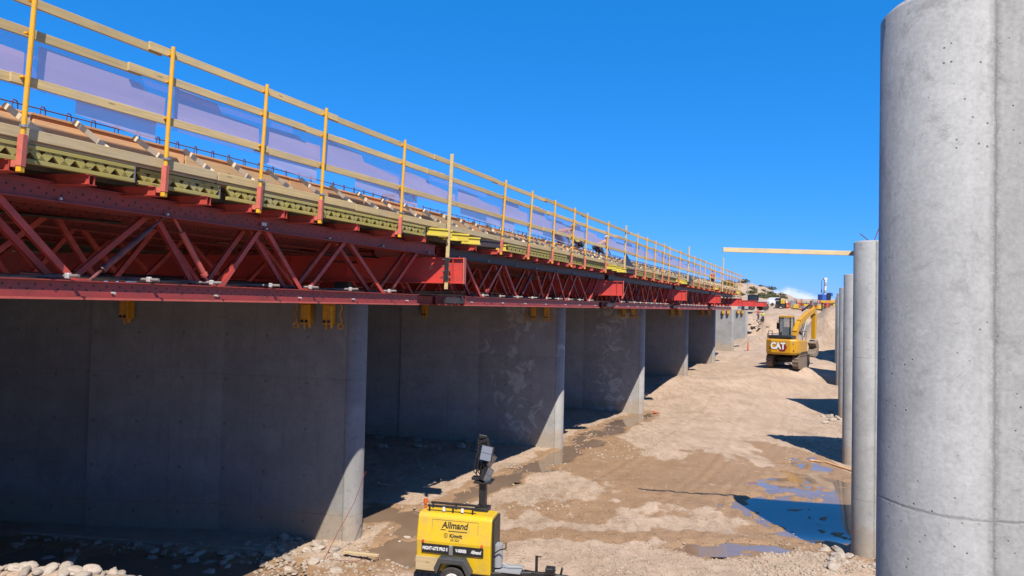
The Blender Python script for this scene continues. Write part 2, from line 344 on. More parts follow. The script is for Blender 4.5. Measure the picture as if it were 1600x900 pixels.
# water places: (x, y, rx, ry, rot) ; carve and fill
PUD = {'puddle_shade': [(9.3, 21.0, 1.7, 2.6, 0.), (10.9, 24.0, 1.7, 2.2, 0.)], 'puddle_far': [(12.3, 27.4, 1.1, 2.6, -.3), (13.4, 30.6, .7, 1.6, -.3)],
       'puddle_small': [(6.0, 18.1, 1.25, .55, .05)],
       'stream': [(7.4, 41.5, .75, 3.4, -.44), (4.9, 36.2, .7, 3.2, -.44), (3.6, 32.6, .55, 2.4, -.5), (1.9, 28.8, .55, 2.6, -.44), (-2.0, 17.4, 1.0, .9, 0), (-2.2, 20.5, .5, 1.8, -.3), (-.4, 24.6, .5, 2.6, -.44)],
       'pool': [(-9, 16.2, 4.3, .75, -.06), (-13.5, 17.0, 2.6, .8, -.1), (-4.9, 20.3, 2.2, .8, .0)]}
ALLP = [e for k in PUD for e in PUD[k]]
def pud_arr(X, Y, lst):
    m = np.full_like(X, 9.)
    for cx, cy, rx, ry, r in lst:
        dx = X-cx; dy = Y-cy; a = dx*math.cos(r) + dy*math.sin(r); b = -dx*math.sin(r) + dy*math.cos(r)
        m = np.minimum(m, np.sqrt((a/rx)**2 + (b/ry)**2))
    return m
def nz(X, Y, sc, seed, octs=3):
    out = np.empty(X.size); xs = X.ravel(); ys = Y.ravel()
    for i in range(xs.size): out[i] = mn.fractal(Vector((xs[i]*sc, ys[i]*sc, seed)), 1., 2.1, octs)
    return out.reshape(X.shape)
def ground_arr(X, Y, full=False):
    z0 = base_arr(X, Y); r = np.sqrt(X*X + Y*Y)
    p = pud_arr(X, Y, ALLP); n1 = nz(X, Y, .55, 3.1, 4); n2 = nz(X, Y, 2.3, 9.2, 3)
    far = np.clip((r - 90)/100, 0, 1); n3 = nz(X, Y, .07, 5.5, 5)
    # rougher ground at the edges, smooth haul road in the middle
    Lc = .471*Y - X; road = np.exp(-((Lc - 4.6)/3.2)**2)*np.clip((Y - 24)/12, 0, 1)
    amp = (.055*(1 - road) + .014)
    n0 = nz(X, Y, 1.1, 44.1, 4) if full or X.size < 50 else n1
    pp = p + .33*n1 + .2*n2 + .3*n0
    carve = (-.13 + .10*np.clip(n0*1.6 + n2*.8, -.6, 1.))*np.clip((1.25 - pp)/.5, 0, 1)
    z = z0 + n1*amp*(1 + far*6) + n2*(.022*(1 - .75*road) + .004) + n3*far*np.where(Y > 240, 1.3, .35) + carve + .045*np.clip((1.7-pp)/.4, 0, 1)*np.clip((pp-1.2)/.3, 0, 1)
    for lc, wob in ((3.0, 1.), (3.55, 1.3), (5.2, 2.), (5.75, 2.3), (7.9, 4.), (8.5, 4.2)):
        d_ = Lc - lc - .35*np.sin(Y*.09 + wob) - .2*np.sin(Y*.23 + wob*2); tread = .6 + .4*np.sin(Y*14.)*np.clip(1 - Y/60, 0, 1)
        on = np.clip((Y - 15)/6, 0, 1)*np.clip((62 - Y)/10, 0, 1); z = z - .035*on*np.exp(-(d_/.16)**2)*tread + .018*on*np.exp(-((np.abs(d_) - .3)/.1)**2)
    # bank of rubble beyond the last pier
    bank = np.exp(-((Y - 108)/6)**2)*np.clip((X-20)/10, 0, 1); pile = np.exp(-((X-38)/5.)**2 - ((Y-81)/6.)**2); z += bank*(n2*.7 + n1*.8) + pile*(n1*.7 + n2*.25)
    # trough along the railing shadow of the haul path (wheel rut)
    if full:
        wet = np.clip((1.9 - pp)/.8, 0, 1)
        def blob(px, py, rx, ry, zz=-6.4):
            cx, cy = gp(px, py, zz); return np.exp(-(((X-cx)/rx)**2 + ((Y-cy)/ry)**2)**1.2)
        w2 = 1.0*blob(1000, 740, 2.6, 4.5) + .9*blob(1130, 720, 2.0, 4.) + .9*blob(1000, 843, 6, .55) + .7*blob(870, 800, 3.0, 1.6) + .8*blob(960, 690, 1.2, 3) + .85*blob(1240, 700, 2.0, 4.5) + .8*blob(1200, 780, 3.5, 2.) + .6*blob(700, 855, 3, 1.2) + .7*blob(880, 705, 1.2, 3)
        n4 = nz(X, Y, .9, 15.2, 5); n5 = nz(X, Y*.35, 1.8, 25.2, 4)
        wet = np.clip(wet + .42*pile*np.clip(n1*2 + .8, 0, 1) + np.clip((w2*1.15 + n4*.45 + n5*.35 - .42)*2.6, 0, 1)*.75, 0, 1)
        return z, wet, road, far
    return z
_gc = {}
def ground(x, y): 
    k = (round(x, 2), round(y, 2))
    if k not in _gc: _gc[k] = float(ground_arr(np.array([float(x)]), np.array([float(y)]))[0])
    return _gc[k]

# polar sheet, fine in front and coarse behind, reaching the horizon
ang = np.concatenate([np.radians(np.arange(-48, 46, .22)), np.radians(np.arange(46, 312, 6))])
rad = [2.0]
while rad[-1] < 4500:
    r_ = rad[-1]; rad.append(r_ + max(.09, r_*(.0085 if r_ < 120 else .03 if r_ < 400 else .12)))
rad = np.array(rad)
A_, R_ = np.meshgrid(ang, rad); GX = np.sin(A_)*R_; GY = np.cos(A_)*R_
gz, gw, groad, gfar = ground_arr(GX, GY, True)
na, nr = len(ang), len(rad)
verts = np.stack([GX.ravel(), GY.ravel(), gz.ravel()], 1); verts = np.vstack([verts, [[0, 0, gz[0].mean()]]])
idx = np.arange(nr*na).reshape(nr, na); nxt = np.roll(idx, -1, axis=1)
q4 = np.stack([idx[:-1].ravel(), idx[1:].ravel(), nxt[1:].ravel(), nxt[:-1].ravel()], 1)
faces = [tuple(int(i) for i in f) for f in q4] + [(int(idx[0, i]), int(nxt[0, i]), nr*na) for i in range(na)]
me = bpy.data.meshes.new('ground'); me.from_pydata([tuple(v) for v in verts], [], faces)
ca = me.attributes.new('wet', 'FLOAT', 'POINT'); ca.data.foreach_set('value', np.append(gw.ravel(), 0).astype(np.float32))
cb = me.attributes.new('road', 'FLOAT', 'POINT'); cb.data.foreach_set('value', np.append(groad.ravel(), 0).astype(np.float32))
for p in me.polygons: p.use_smooth = True
bm = bmesh.new(); bm.from_mesh(me); bmesh.ops.recalc_face_normals(bm, faces=bm.faces)
if sum(f.normal.z for f in list(bm.faces)[:200]) < 0: bmesh.ops.reverse_faces(bm, faces=bm.faces)
bm.to_mesh(me); bm.free()
m, t, b = nt('sandy ground'); v = coords(t, True)
at = N(t, 'ShaderNodeAttribute', attribute_name='wet').outputs['Fac']; ar = N(t, 'ShaderNodeAttribute', attribute_name='road').outputs['Fac']
n1 = noise(t, v, .35, 8, .7, .4); n2 = noise(t, v, 3.5, 6, .7); n3 = noise(t, v, 22, 5, .7)
nstr = noise(t, N_map(t, v, (2.6, .55, 1)), 1.1, 6, .7, .6)
c = mix(t, ramp(t, n1, [(.38, 0.), (.64, 1.)]), (.55, .41, .30), (.46, .335, .235))
c = mix(t, math_(t, 'MULTIPLY', ramp(t, nstr, [(.46, 0.), (.62, 1.)]), .4), c, (.31, .205, .125))
vo = N(t, 'ShaderNodeTexVoronoi'); vo.inputs['Scale'].default_value = 9.; L(t, v, vo.inputs['Vector'])
vo3 = N(t, 'ShaderNodeTexVoronoi'); vo3.inputs['Scale'].default_value = 26.; L(t, v, vo3.inputs['Vector'])
peb = math_(t, 'MULTIPLY', ramp(t, vo.outputs['Distance'], [(.2, 1.), (.3, 0.)]), math_(t, 'MULTIPLY', ramp(t, n2, [(.5, 0.), (.62, 1.)]), math_(t, 'SUBTRACT', 1.1, ar)))
peb2 = math_(t, 'MULTIPLY', ramp(t, vo3.outputs['Distance'], [(.2, 1.), (.35, 0.)]), ramp(t, n1, [(.48, 0.), (.6, 1.)]))
c = mix(t, math_(t, 'MULTIPLY', peb, .6), c, vo_c := mix(t, .75, (.58, .5, .42), (.4, .33, .27)))
c = mix(t, math_(t, 'MULTIPLY', peb2, .4), c, (.56, .47, .38))
n6 = noise(t, v, 1.4, 9, .78, .8)
c = mix(t, math_(t, 'MULTIPLY', ramp(t, n6, [(.5, 0.), (.62, 1.)]), math_(t, 'MULTIPLY_ADD', ar, -.32, .45)), c, (.27, .185, .12))
c = mix(t, math_(t, 'MULTIPLY', ramp(t, n6, [(.32, 1.), (.44, 0.)]), math_(t, 'MULTIPLY_ADD', ar, -.2, .45)), c, (.62, .50, .38))
c = mix(t, .4, c, ramp(t, n3, [(.3, .55), (.65, 1.)]), 'MULTIPLY')
wetm = ramp(t, math_(t, 'ADD', at, math_(t, 'MULTIPLY_ADD', n2, .5, -.25)), [(.3, 0.), (.6, 1.)])
c = mix(t, math_(t, 'MULTIPLY', wetm, .85), c, mix(t, n2, (.36, .215, .11), (.25, .15, .078)))
c = mix(t, 1., c, (K, K, K), 'MULTIPLY'); L(t, c, b.inputs['Base Color']); L(t, math_(t, 'MULTIPLY_ADD', wetm, -.3, .95), b.inputs['Roughness'])
b.inputs['Specular IOR Level'].default_value = .25
h = math_(t, 'ADD', math_(t, 'MULTIPLY', n3, .25), math_(t, 'ADD', math_(t, 'MULTIPLY', peb, .5), math_(t, 'ADD', math_(t, 'MULTIPLY', peb2, .25), n2)))
bump(t, b, h, 1., .06)
me.materials.append(m); g = bpy.data.objects.new('ground', me); C.objects.link(g); tag(g, kind='structure')

# water
m, t, b = nt('muddy water'); v = coords(t, True)
n1 = noise(t, v, 1.2, 4); b.inputs['Roughness'].default_value = .05; b.inputs['IOR'].default_value = 1.48
L(t, mix(t, n1, (.12, .08, .05), (.22, .15, .10)), b.inputs['Base Color']); bump(t, b, noise(t, v, 6, 3), .04, .02); M['water'] = m
for nm, lst in PUD.items():
    x0 = min(e[0]-max(e[2], e[3])*1.5 for e in lst); x1 = max(e[0]+max(e[2], e[3])*1.5 for e in lst)
    y0 = min(e[1]-max(e[2], e[3])*1.5 for e in lst); y1 = max(e[1]+max(e[2], e[3])*1.5 for e in lst)
    st = .3; xs = np.arange(x0, x1+st, st); ys = np.arange(y0, y1+st, st); XX, YY = np.meshgrid(xs, ys)
    zz = base_arr(XX, YY) - .045; mk = pud_arr(XX, YY, lst) < 1.75
    if False: zz[:] = np.mean([base_arr(np.array([e[0]]), np.array([e[1]]))[0] for e in lst]) - .05
    mb = MB(); ids = {}
    def vid(i, j):
        if (i, j) not in ids: ids[(i, j)] = len(mb.v); mb.v.append((xs[j], ys[i], zz[i, j]))
        return ids[(i, j)]
    for i in range(len(ys)-1):
        for j in range(len(xs)-1):
            if mk[i, j] and mk[i+1, j+1] and mk[i, j+1] and mk[i+1, j]: mb.f.append((vid(i, j), vid(i, j+1), vid(i+1, j+1), vid(i+1, j)))
    tag(mb.build('stream_water' if nm == 'stream' else 'puddle_water', M['water'], smooth=True), kind='structure')

# ------------------------------------------------------------------ concrete piers
def stadium(x0, x1, r, n=20):
    pts = [(x0 + r - r*math.cos(a), -r*math.sin(a)) for a in [math.pi/2*(-1 + 2*i/n) for i in range(n+1)]]
    return [(x, -y) for x, y in pts][::-1] + [(x1, r), (x1, -r)]
def pier(tip, top, sgn, L1, L2, mat, label, footing=False, seg=None):
    gzv = min(ground(tip[0] + dx, tip[1] + dy) for dx in (-.5, .5) for dy in (-.8, .8))
    o = thing('concrete_pier', (tip[0], tip[1], gzv), QA + (math.pi if sgn < 0 else 0), label, 'pier', 'left row of piers' if sgn < 0 else 'right row of piers')
    H = EYE + top - gzv; r = .38
    mb = MB(); pl = stadium(0, L1, r, 28)
    n = len(pl); vs = []; ch = .04
    for zz, k in ((-1.2, 0), (H - ch, 0), (H, 1)):
        for x, y in pl:
            if k: x2 = x + (ch if x < r else 0)*(1 - x/r if x < r else 0); y2 = y*(1 - ch/r); vs.append((x2, y2, zz))
            else: vs.append((x, y, zz))
    fs = [tuple(range(2*n, 3*n))]
    for l in range(2): fs += [(l*n+i, l*n+(i+1) % n, (l+1)*n+(i+1) % n, (l+1)*n+i) for i in range(n)]
    mb.add(vs, fs); ob = mb.build('shaft', mat, o)
    for p in ob.data.polygons: p.use_smooth = abs(p.normal.z) < .3 and p.center.x < r
    if L2: MB().box(L1 + .003, L1 + L2, -r + .07, r - .07, -1.2, H).build('wall_extension', mat, o)
    if footing: MB().box(-.25, 9.0, -1.15, 1.15, -.8, .05).build('footing', M['footing'], o, bevel=.03)
    return o
for k in range(7):
    p = N1 + uV*15*k; far = ['nearest', 'second', 'third', 'fourth', 'fifth', 'sixth', 'farthest'][k]
    extra = ['with a footing above the dark pool', 'with pale patches, behind the light tower', 'with pale patches on its wall', 'deep in shade under the trusses', 'before the formwork ends', 'bare in the sun under a red beam', 'bare in the sun beside the rubble bank'][k]
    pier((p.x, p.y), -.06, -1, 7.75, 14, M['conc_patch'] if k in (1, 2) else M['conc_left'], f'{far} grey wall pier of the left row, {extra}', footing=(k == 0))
RT = [(2.12, 3.9, 1.75), (8.77, 17.5, 1.82), (15.13, 31.1, 1.72), (21.45, 44.7, 1.6), (27.75, 58.3, 1.58), (34.1, 71.9, 1.55), (40.5, 85.5, 1.5)]
for k, (x, y, tz) in enumerate(RT):
    nm = ['huge nearest concrete pier with a rounded nose filling the right edge', 'second pier of the right row with the wooden plank at its top', 'third rounded concrete pier of the right row, behind the plank pier', 'fourth rounded pier of the right row, a narrow strip', 'fifth rounded pier of the right row, beside the excavator', 'sixth pier of the right row, mostly hidden', 'seventh and farthest pier of the right row by the dirt pile'][k]
    pier((x, y), tz, 1, 12, 0, M['conc_right'], nm)
# orange paint mark on nearest right pier nose, rebar and plank on the second
p2 = Vector((8.77, 17.5, 0)); a = p2 + qV*(-3.15) + Vector((0, .42, EYE + 1.6)); bq = p2 + qV*1.6 + Vector((0, .42, EYE + 1.52))
o = thing('wooden_plank', a, QA, 'long pale wooden plank sticking out level from the top of a right pier', 'plank'); ln = (bq - a).length
MB().box(0, ln, -.03, .03, -.06, .06, Matrix.Rotation(R(1.0), 4, 'Y')).build('board', M['plank'], o, bevel=.004)
for i, (dx, dz) in enumerate(((-.26, .22), (.16, .36))):
    base = p2 + qV*(.40 + i*.06) + Vector((0, 0, EYE + 1.8))
    o = MB().tube((0, 0, 0), (dx, .05, dz), .012, 6).build('rebar_stub', M['rebar']); o.location = base
    tag(o, ['short bent rebar stub leaning left on top of the plank pier', 'taller rebar stub leaning right on top of the plank pier'][i], 'rebar', 'rebar stubs on the pier top')

# yellow brackets bolted to the left pier faces under the trusses
def bracket():
    o = thing('yellow_bracket', (0, 0, 0), 0, 'x', 'bracket', 'yellow support brackets on the left piers')
    mb = MB(); mb.box(-.13, .13, -.3, 0, -.52, 0); mb.build('bracket_body', M['yellow_clamp'], o, bevel=.02)
    MB().box(-.16, .16, -.34, 0, .003, .03).build('top_plate', M['yellow_clamp'], o)
    mb = MB(); [mb.tube((sx, -.31, -.45), (sx, -.34, -.45), .04, 10) for sx in (-.06, .06)]; mb.build('pin', M['black'], o)
    MB().tube((-.09, -.1, -.52), (-.09, -.1, -.66), .03, 8).build('jack_screw', M['yellow_clamp'], o); MB().tube((.07, -.15, -.52), (.07, -.15, -.62), .045, 8).build('jack_screw', M['yellow_clamp'], o)
    return o
br0 = bracket(); first = True
for k in range(7):
    for j, dw in enumerate((.85, 1.45, 6.6)):
        if j == 2 and k > 1: continue
        o = br0 if first else copy_tree(br0); first = False
        p = N1 + uV*15*k - qV*dw; side = Vector((-qV.y, qV.x, 0))*-1
        p = p + side*.38; p.z = EYE - .1; o.location = p; o.rotation_euler = (0, 0, QA)
        o['label'] = f"yellow bracket on the face of the {ordw(k+1)} left pier, {['nearest its rounded end', 'second from its rounded end', 'far inward from its end'][j]}"
        if k < 3 and j < 2:
            cp = MB(); x0 = p.x - (.32 if j else -.28)
            pts = [Vector((0, 0, 0)), Vector((.02, 0, -.2)), Vector((-.03, 0, -.4))]
            for q_ in range(9): cp.tube((.03*math.sin(q_), 0, -q_*.055), (.03*math.sin(q_+1), 0, -(q_+1)*.055), .017, 6)
            for q_ in range(8):
                a1, a2 = q_*math.pi/4, (q_+1)*math.pi/4; cp.tube((.07*math.cos(a1), 0, -.56+.07*math.sin(a1)), (.07*math.cos(a2), 0, -.56+.07*math.sin(a2)), .02, 6)
            c2 = cp.build('hanging_chain', M['yellow_clamp']); c2.location = (x0, p.y - .12, EYE - .1)
            tag(c2, f"yellow chain and ring hanging {'left' if j else 'right'} of the brackets on the {ordw(k+1)} left pier", 'chain', 'chains hanging by the brackets')

# ------------------------------------------------------------------ red crossbeams on the left piers
def crossbeam(long=24.):  # inner length drawn out to block sky seen under the deck
    o = thing('red_crossbeam', (0, 0, 0), 0, 'x', 'beam', 'red crossbeams on the left piers')
    z0, z1 = .55, 1.22
    for y in (-.05, .05):
        mb = MB(); mb.box(-long, 0, y - .01, y + .01, z0 + .03, z1 - .03); mb.build('web_plate', M['red_clean'], o)
    mb = MB(); mb.box(-long, 0, -.13, .13, z0, z0 + .028); mb.box(-long, 0, -.13, .13, z1 - .028, z1); mb.build('flange', M['red_clean'], o)
    mb = MB(); mb.box(.002, .03, -.14, .14, z0 - .01, z1 + .01); mb.build('end_plate', M['pink'], o)
    for x in (-.28, -1.6, -3.2, -4.8):
        MB().box(x, x + .02, -.12, -.062, z0 + .03, z1 - .03).build('stiffener', M['red_clean'], o)
    MB().box(-.92, -.8, -.09, -.062, .9, 1.02).build('lug_plate', M['pink'], o)
    for x in (-3.3, -8.5, -15.): MB().box(x - .2, x + .2, -.12, .12, -.05, z0 - .002).build('pedestal', M['black'], o, bevel=.01)
    return o
cb0 = crossbeam()
for k in range(7):
    o = cb0 if k == 0 else copy_tree(cb0)
    p = P(15*k - .05, 2.63, -.03); o.location = p; o.rotation_euler = (0, 0, QA)
    o['label'] = f"red steel crossbeam on the {ordw(k+1)} left pier, " + ['its sunlit end plate behind a wooden post', 'past the yellow stub timbers', 'end plate catching sun far down the row', 'small lit end below the railing', 'last one under the formwork', 'bare red beam end beyond the formwork', 'outermost bare red beam end by the worker'][k]

# ------------------------------------------------------------------ trusses
def cchan(mb, x0, x1, z0, z1, t_=.012, fl=.07):
    for s in (-1, 1):
        y = s*.045; mb.box(x0, x1, min(y, y+s*t_), max(y, y+s*t_), z0, z1)
        ya, yb = y + s*t_, y + s*fl
        for a_, b_ in ((z0, z0+.016), (z1-.016, z1)): mb.box(x0, x1, min(ya, yb), max(ya, yb), a_, b_)
    return mb
def truss(topmat, botmat, rich=True, bx0=0.):
    o = thing('steel_truss', (0, 0, 0), 0, 'x', 'truss', 'red steel trusses between the piers')
    LN = 13.5
    cchan(MB(), 0, 14.3, 1.30, 1.57).build('top_chord', topmat, o)
    cchan(MB(), bx0, LN, 0, .24).build('bottom_chord', botmat, o)
    MB().box(bx0, LN, -.125, .125, -.034, -.002).build('lower_flange', M['pink_red'] if rich else M['red'], o)  # outer flanges get the paler red in place of sunlight
    if bx0: MB().box(0, bx0, -.03, .03, .03, .2).build('splice_bar', M['dark_punched'], o)
    tops = [.9, 3.6, 6.25, 8.25, 10.7, 13.6]; bots = [2.2, 4.85, 7.2, 9.4, 12.2]
    zz = [(tops[0], 0, bots[0])]
    seq = []
    for i in range(5): seq += [(tops[i]+.08, bots[i]-.08), (tops[i+1]-.08, bots[i]+.08)]
    for i, (a_, b_) in enumerate(seq):
        A = Vector((a_, 0, 1.33)); B = Vector((b_, 0, .2)); mb = MB()
        if i in (3, 4) and rich:
            mb.tube(A, A.lerp(B, .22), .022, 8); mb.tube(A.lerp(B, .2), A.lerp(B, .8), .048, 12); mb.tube(A.lerp(B, .8), B, .025, 8); mb.tube(A.lerp(B, .78), A.lerp(B, .82), .06, 12)
            mb.build('screw_brace', M['pink_red'] if i != 3 else M['rusty'], o, smooth=False)
        else:
            mb.bar(A + Vector((0, -.03, 0)), B + Vector((0, -.03, 0)), .012, .085, Vector((0, 1, 0)).cross(B-A).normalized())
            mb.bar(A + Vector((0, .03, 0)), B + Vector((0, .03, 0)), .012, .085, Vector((0, 1, 0)).cross(B-A).normalized())
            mb.bar(A, B, .048, .02, Vector((0, 1, 0)).cross(B-A).normalized())
            mb.build('diagonal', M['red'], o)
    for x in bots:
        mb = MB(); mb.prism([(x-.14, .1), (x+.14, .1), (x+.1, .27), (x-.1, .27)], -.02, .02); mb.build('gusset', M['red'], o)
    if rich:
        for i in range(15):
            x = .55 + i*.95 + .12*math.sin(i*5.)
            for zq in ((.07, ) if i % 2 else (1.35,)):
                if zq < 1 and x < bx0: continue
                MB().tube((x, -.058, zq), (x, -.125, zq), .019, 8).build('bolt', M['bolt'], o)
    return o
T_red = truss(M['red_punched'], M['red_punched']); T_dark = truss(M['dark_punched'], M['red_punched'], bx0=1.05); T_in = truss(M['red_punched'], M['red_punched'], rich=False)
usedT = set()
planes = [1.62, 1.30, -.5, -2.2, -4.0, -6.2]
for seg in range(5):
    s0 = -14.05 + 15*seg
    for j, w in enumerate(planes):
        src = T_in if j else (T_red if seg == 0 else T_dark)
        o = src if src.name not in usedT else copy_tree(src); usedT.add(src.name)
        o.location = P(s0, w, -.03); o.rotation_euler = (0, 0, UA)
        where = 'before the nearest left pier' if seg == 0 else f'between the {ordw(seg)} and {ordw(seg+1)} left piers'
        o['label'] = ('outermost red lattice truss with ' + ('red' if seg == 0 else 'dark') + f' top chord {where}') if j == 0 else f'{ordw(j+1)} red truss counted inward from the outer face, {where}'
# small rating plate on nearest chord handled as a child
MB().box(8.1, 8.22, -.13, -.126, 1.4, 1.46).build('maker_plate', M['bolt'], T_red)
# bracing pipes laid across the bottom chords
n_ = 0
bp = thing('bracing_pipe', (0,0,0), 0, 'x', 'pipe', 'scaffold pipes across the bottom chords')
MB().tube((-3.2, 0, 0), (.14, 0, 0), .024, 10).build('pipe', M['pipe'], bp, smooth=False)
MB().box(-.07, 0, -.034, .034, -.042, .042).build('coupler', M['bolt'], bp, bevel=.012)
for seg in range(5):
    for i in range(10):
        s = -13.2 + 15*seg + i*1.25 + random.uniform(-.15, .15)
        if seg and i == 0: continue
        o = bp if n_ == 0 else copy_tree(bp); n_ += 1
        o.location = P(s, 1.75, .265); o.rotation_euler = (0, R(random.uniform(-1.5, 1.5)), QA + R(random.uniform(-5, 5)))
        o['label'] = f'{ordw(i+1)} scaffold pipe end from the left on the bottom chord, ' + ('before the nearest left pier' if seg == 0 else f'past the {ordw(seg)} left pier')
# loose pipes inside the trusses, many added in black to deepen the shade
for i in range(42):
    s = -13.5 + i*1.55; o = MB().tube((0, 0, 0), (random.uniform(2.5, 4.5), random.uniform(-.5, .5), random.uniform(-.1, .1)), .026, 8).build('brace_tube', M['black'] if i % 3 else M['rusty'])
    o.location = P(s, random.uniform(-1.2, 1.0), random.choice((.32, .4, 1.0, 1.1, 1.2))); o.rotation_euler = (0, 0, UA)
    tag(o, f'{ordw(i+1)} dark brace tube lying lengthwise inside the trusses, counted from the near end', 'tube', 'brace tubes inside the trusses')

# ------------------------------------------------------------------ deck falsework on top
S0, S1 = -12.3, 64.5
spans = [(S0, -.02), (0, 14.98), (15, 29.98), (30, 44.98), (45, S1)]
for k, (a, b2) in enumerate(spans):
    wh = 'before the nearest left pier' if k == 0 else f'starting at the {ordw(k)} left pier'
    o = thing('deck_form', P(a, 0, 1.88), UA, f'plywood deck form on joists over the span {wh}', 'formwork', 'deck forms by span')
    Ln = b2 - a; n_out = 1.0
    # local y is toward inside (left of u)
    perp = Vector((-uV.y, uV.x, 0))
    wy = lambda w: (qV*w).dot(perp)
    MB().box(0, Ln, wy(1.9), wy(-34), .0, .03).build('plywood', M['soffit'], o)  # widened far inward to hold light out from under the deck
    for j in range(16):
        w = 1.55 - j*1.3
        MB().bar((0, wy(w), -.11), (Ln, wy(w), -.11), .08, .2).build('joist', M['joist'], o)
o = thing('deck_form', P(-34, 0, 1.87), UA, 'added unseen deck sheet beyond the left of the frame, shading the nearest pier', 'formwork')  # unseen sheet, added to shade the wall under the deck
MB().box(0, 21.6, wy(-3.5), wy(-34), .0, .03).build('plywood', M['soffit'], o)
p = N1 - uV*15
pier((p.x, p.y), -.06, -1, 7.75, 14, M['conc_left'], 'unseen wall pier continuing the left row outside the left frame edge, added for shade')  # unseen pier of the row, added to keep light off the nearest wall
o = copy_tree(cb0); o.location = P(-15, 2.0, -.03); o.rotation_euler = (0, 0, QA); o['label'] = 'unseen red crossbeam added on the pier outside the left frame edge to block light'  # copy put on the unseen pier to close off sky light
# cross channels carrying the walkway brackets
POSTX = [22, 250, 400, 497, 623, 783, 826, 864, 894, 915, 948, 995, 1010, 1024, 1037, 1047, 1063, 1086, 1095, 1103, 1112, 1119, 1128, 1138, 1143, 1148, 1153, 1159]
WOODX = [711, 980, 1079, 1133]
LG = 10.1
posts = sorted([(s_of(x, LG), 'y') for x in POSTX] + [(s_of(x, LG), 'w') for x in WOODX])
posts = [(-12.0, 'y')] + posts
cc = thing('cross_channel', (0,0,0), 0, 'x', 'channel', 'red channels under the walkway')
for y in (-.05, .05): MB().bar((-11.5, y, .06), (0, y, .06), .012, .12).build('channel_web', M['red'], cc)
mb = MB(); mb.box(-11.5, 0, -.09, .09, -.008, .0); mb.box(-11.5, 0, -.09, .09, .121, .129); mb.build('channel_flange', M['red'], cc)
svals = []
for (sa, ka), (sb, kb) in zip(posts[:-1], posts[1:]):
    if ka == 'y': svals.append(sa)
    if sb - sa > 1.3: svals.append((sa+sb)/2)
for i, s in enumerate(svals):
    o = cc if i == 0 else copy_tree(cc)
    o.location = P(s, 2.2, 1.515); o.rotation_euler = (0, 0, QA); o['label'] = f'{ordw(i+1)} red cross channel from the near end, jutting out under the walkway'
# guard posts
def guard_post():
    o = thing('guard_post', (0,0,0), 0, 'x', 'guard post', 'yellow posts of the deck railing')
    MB().tube((0, 0, .42), (0, 0, 2.27), .031, 12).build('tube', M['yellow'], o, smooth=False)
    MB().box(-.04, .04, -.04, .04, .07, .47).build('sleeve', M['pink'], o, bevel=.006)
    MB().box(-.035, .035, -.035, .035, 0, .068).build('foot', M['yellow'], o, bevel=.006)
    MB().box(-.16, -.042, -.03, .03, .06, .14).build('bracket_arm', M['pink'], o)
    mb = MB(); mb.tube((0, 0, .56), (0, 0, .59), .05, 10); mb.box(-.02, .075, -.015, .015, .56, .585); mb.build('clamp', M['steel'], o)
    for zq in (1.17, 1.72, 2.13): MB().box(-.075, -.028, -.045, .045, zq, zq + .02).build('rail_hook', M['yellow'], o)
    return o
gp0 = guard_post(); iy = iw = 0
for s, kd in posts:
    if kd == 'y':
        o = gp0 if iy == 0 else copy_tree(gp0); iy += 1
        o.location = P(s, 2.30, 1.50); o.rotation_euler = (R(random.uniform(-.8, .8)), R(2.2 + random.uniform(-.5, .5)), QA)
        if iy == 1: o['label'] = 'yellow railing post at the near end of the walkway, outside the left frame edge'
        else: o['label'] = f'{ordw(iy-1)} yellow railing post from the left, with red sleeve at its foot'
    else:
        iw += 1; zb = [.36, 1.7, 1.7, 1.6][iw-1]; zt = [3.86, 3.95, 4.3, 4.7][iw-1]
        o = thing('wooden_post', P(s + (-.0 if iw > 1 else 0), 2.22 if iw > 1 else 2.26, zb), QA, f"{ordw(iw)} wooden upright in the railing from the left, {['clamped to the red crossbeam end', 'above a dark triangular sheet', 'thin and far', 'tallest and farthest, above the rails'][iw-1]}", 'post', 'wooden posts of the railing')
        MB().box(-.045, .045, -.05, -.0, 0, zt - zb).build('timber', M['rail'], o, bevel=.004)
        o.rotation_euler = (R(1.0), R(1.5), QA)
        if iw == 1:
            o.location = P(-.36, 2.33, zb)
            mb = MB(); mb.box(-.09, .09, .0, .035, .25, .29); mb.box(-.09, .09, .0, .035, .75, .79); mb.box(-.05, .05, -.08, -.051, .22, .82)
            for zq in (.28, .45, .6, .76): mb.tube((-.13, -.07, zq), (.13, -.03, zq+.05), .012, 6)
            mb.build('clamp_straps', M['black'], o)
# rails: boards of about 4.5 m lapped at the posts
for li, (zc, nm) in enumerate(((3.67, 'top'), (3.265, 'middle'), (2.655, 'lower'))):
    s = S0 - .6 - li*.9; i = 0
    while s < S1 - .3:
        ln = random.choice((3.6, 4.2, 4.8)); e = min(s + ln, S1 + .2); i += 1
        off = .045 if i % 2 else .0
        zz = zc + random.uniform(-.012, .012)
        a = P(s, 2.30 - .075 + .0 - off + (zc-1.5)*.035, zz); d = P(e, 2.30 - .075 - off + (zc-1.5)*.035, zc + random.uniform(-.012, .012))
        o = MB().box(0, (d-a).length, -.019, .019, -.06, .06).build('rail_board', M['rail'], bevel=.003)
        o.location = a; dv = d - a; o.rotation_euler = (0, -math.asin(dv.z/dv.length), math.atan2(dv.y, dv.x))
        tag(o, f'{ordw(i)} {nm} rail board of the railing counted from the left end', 'rail board', f'{nm} rail boards'); s = e - .25
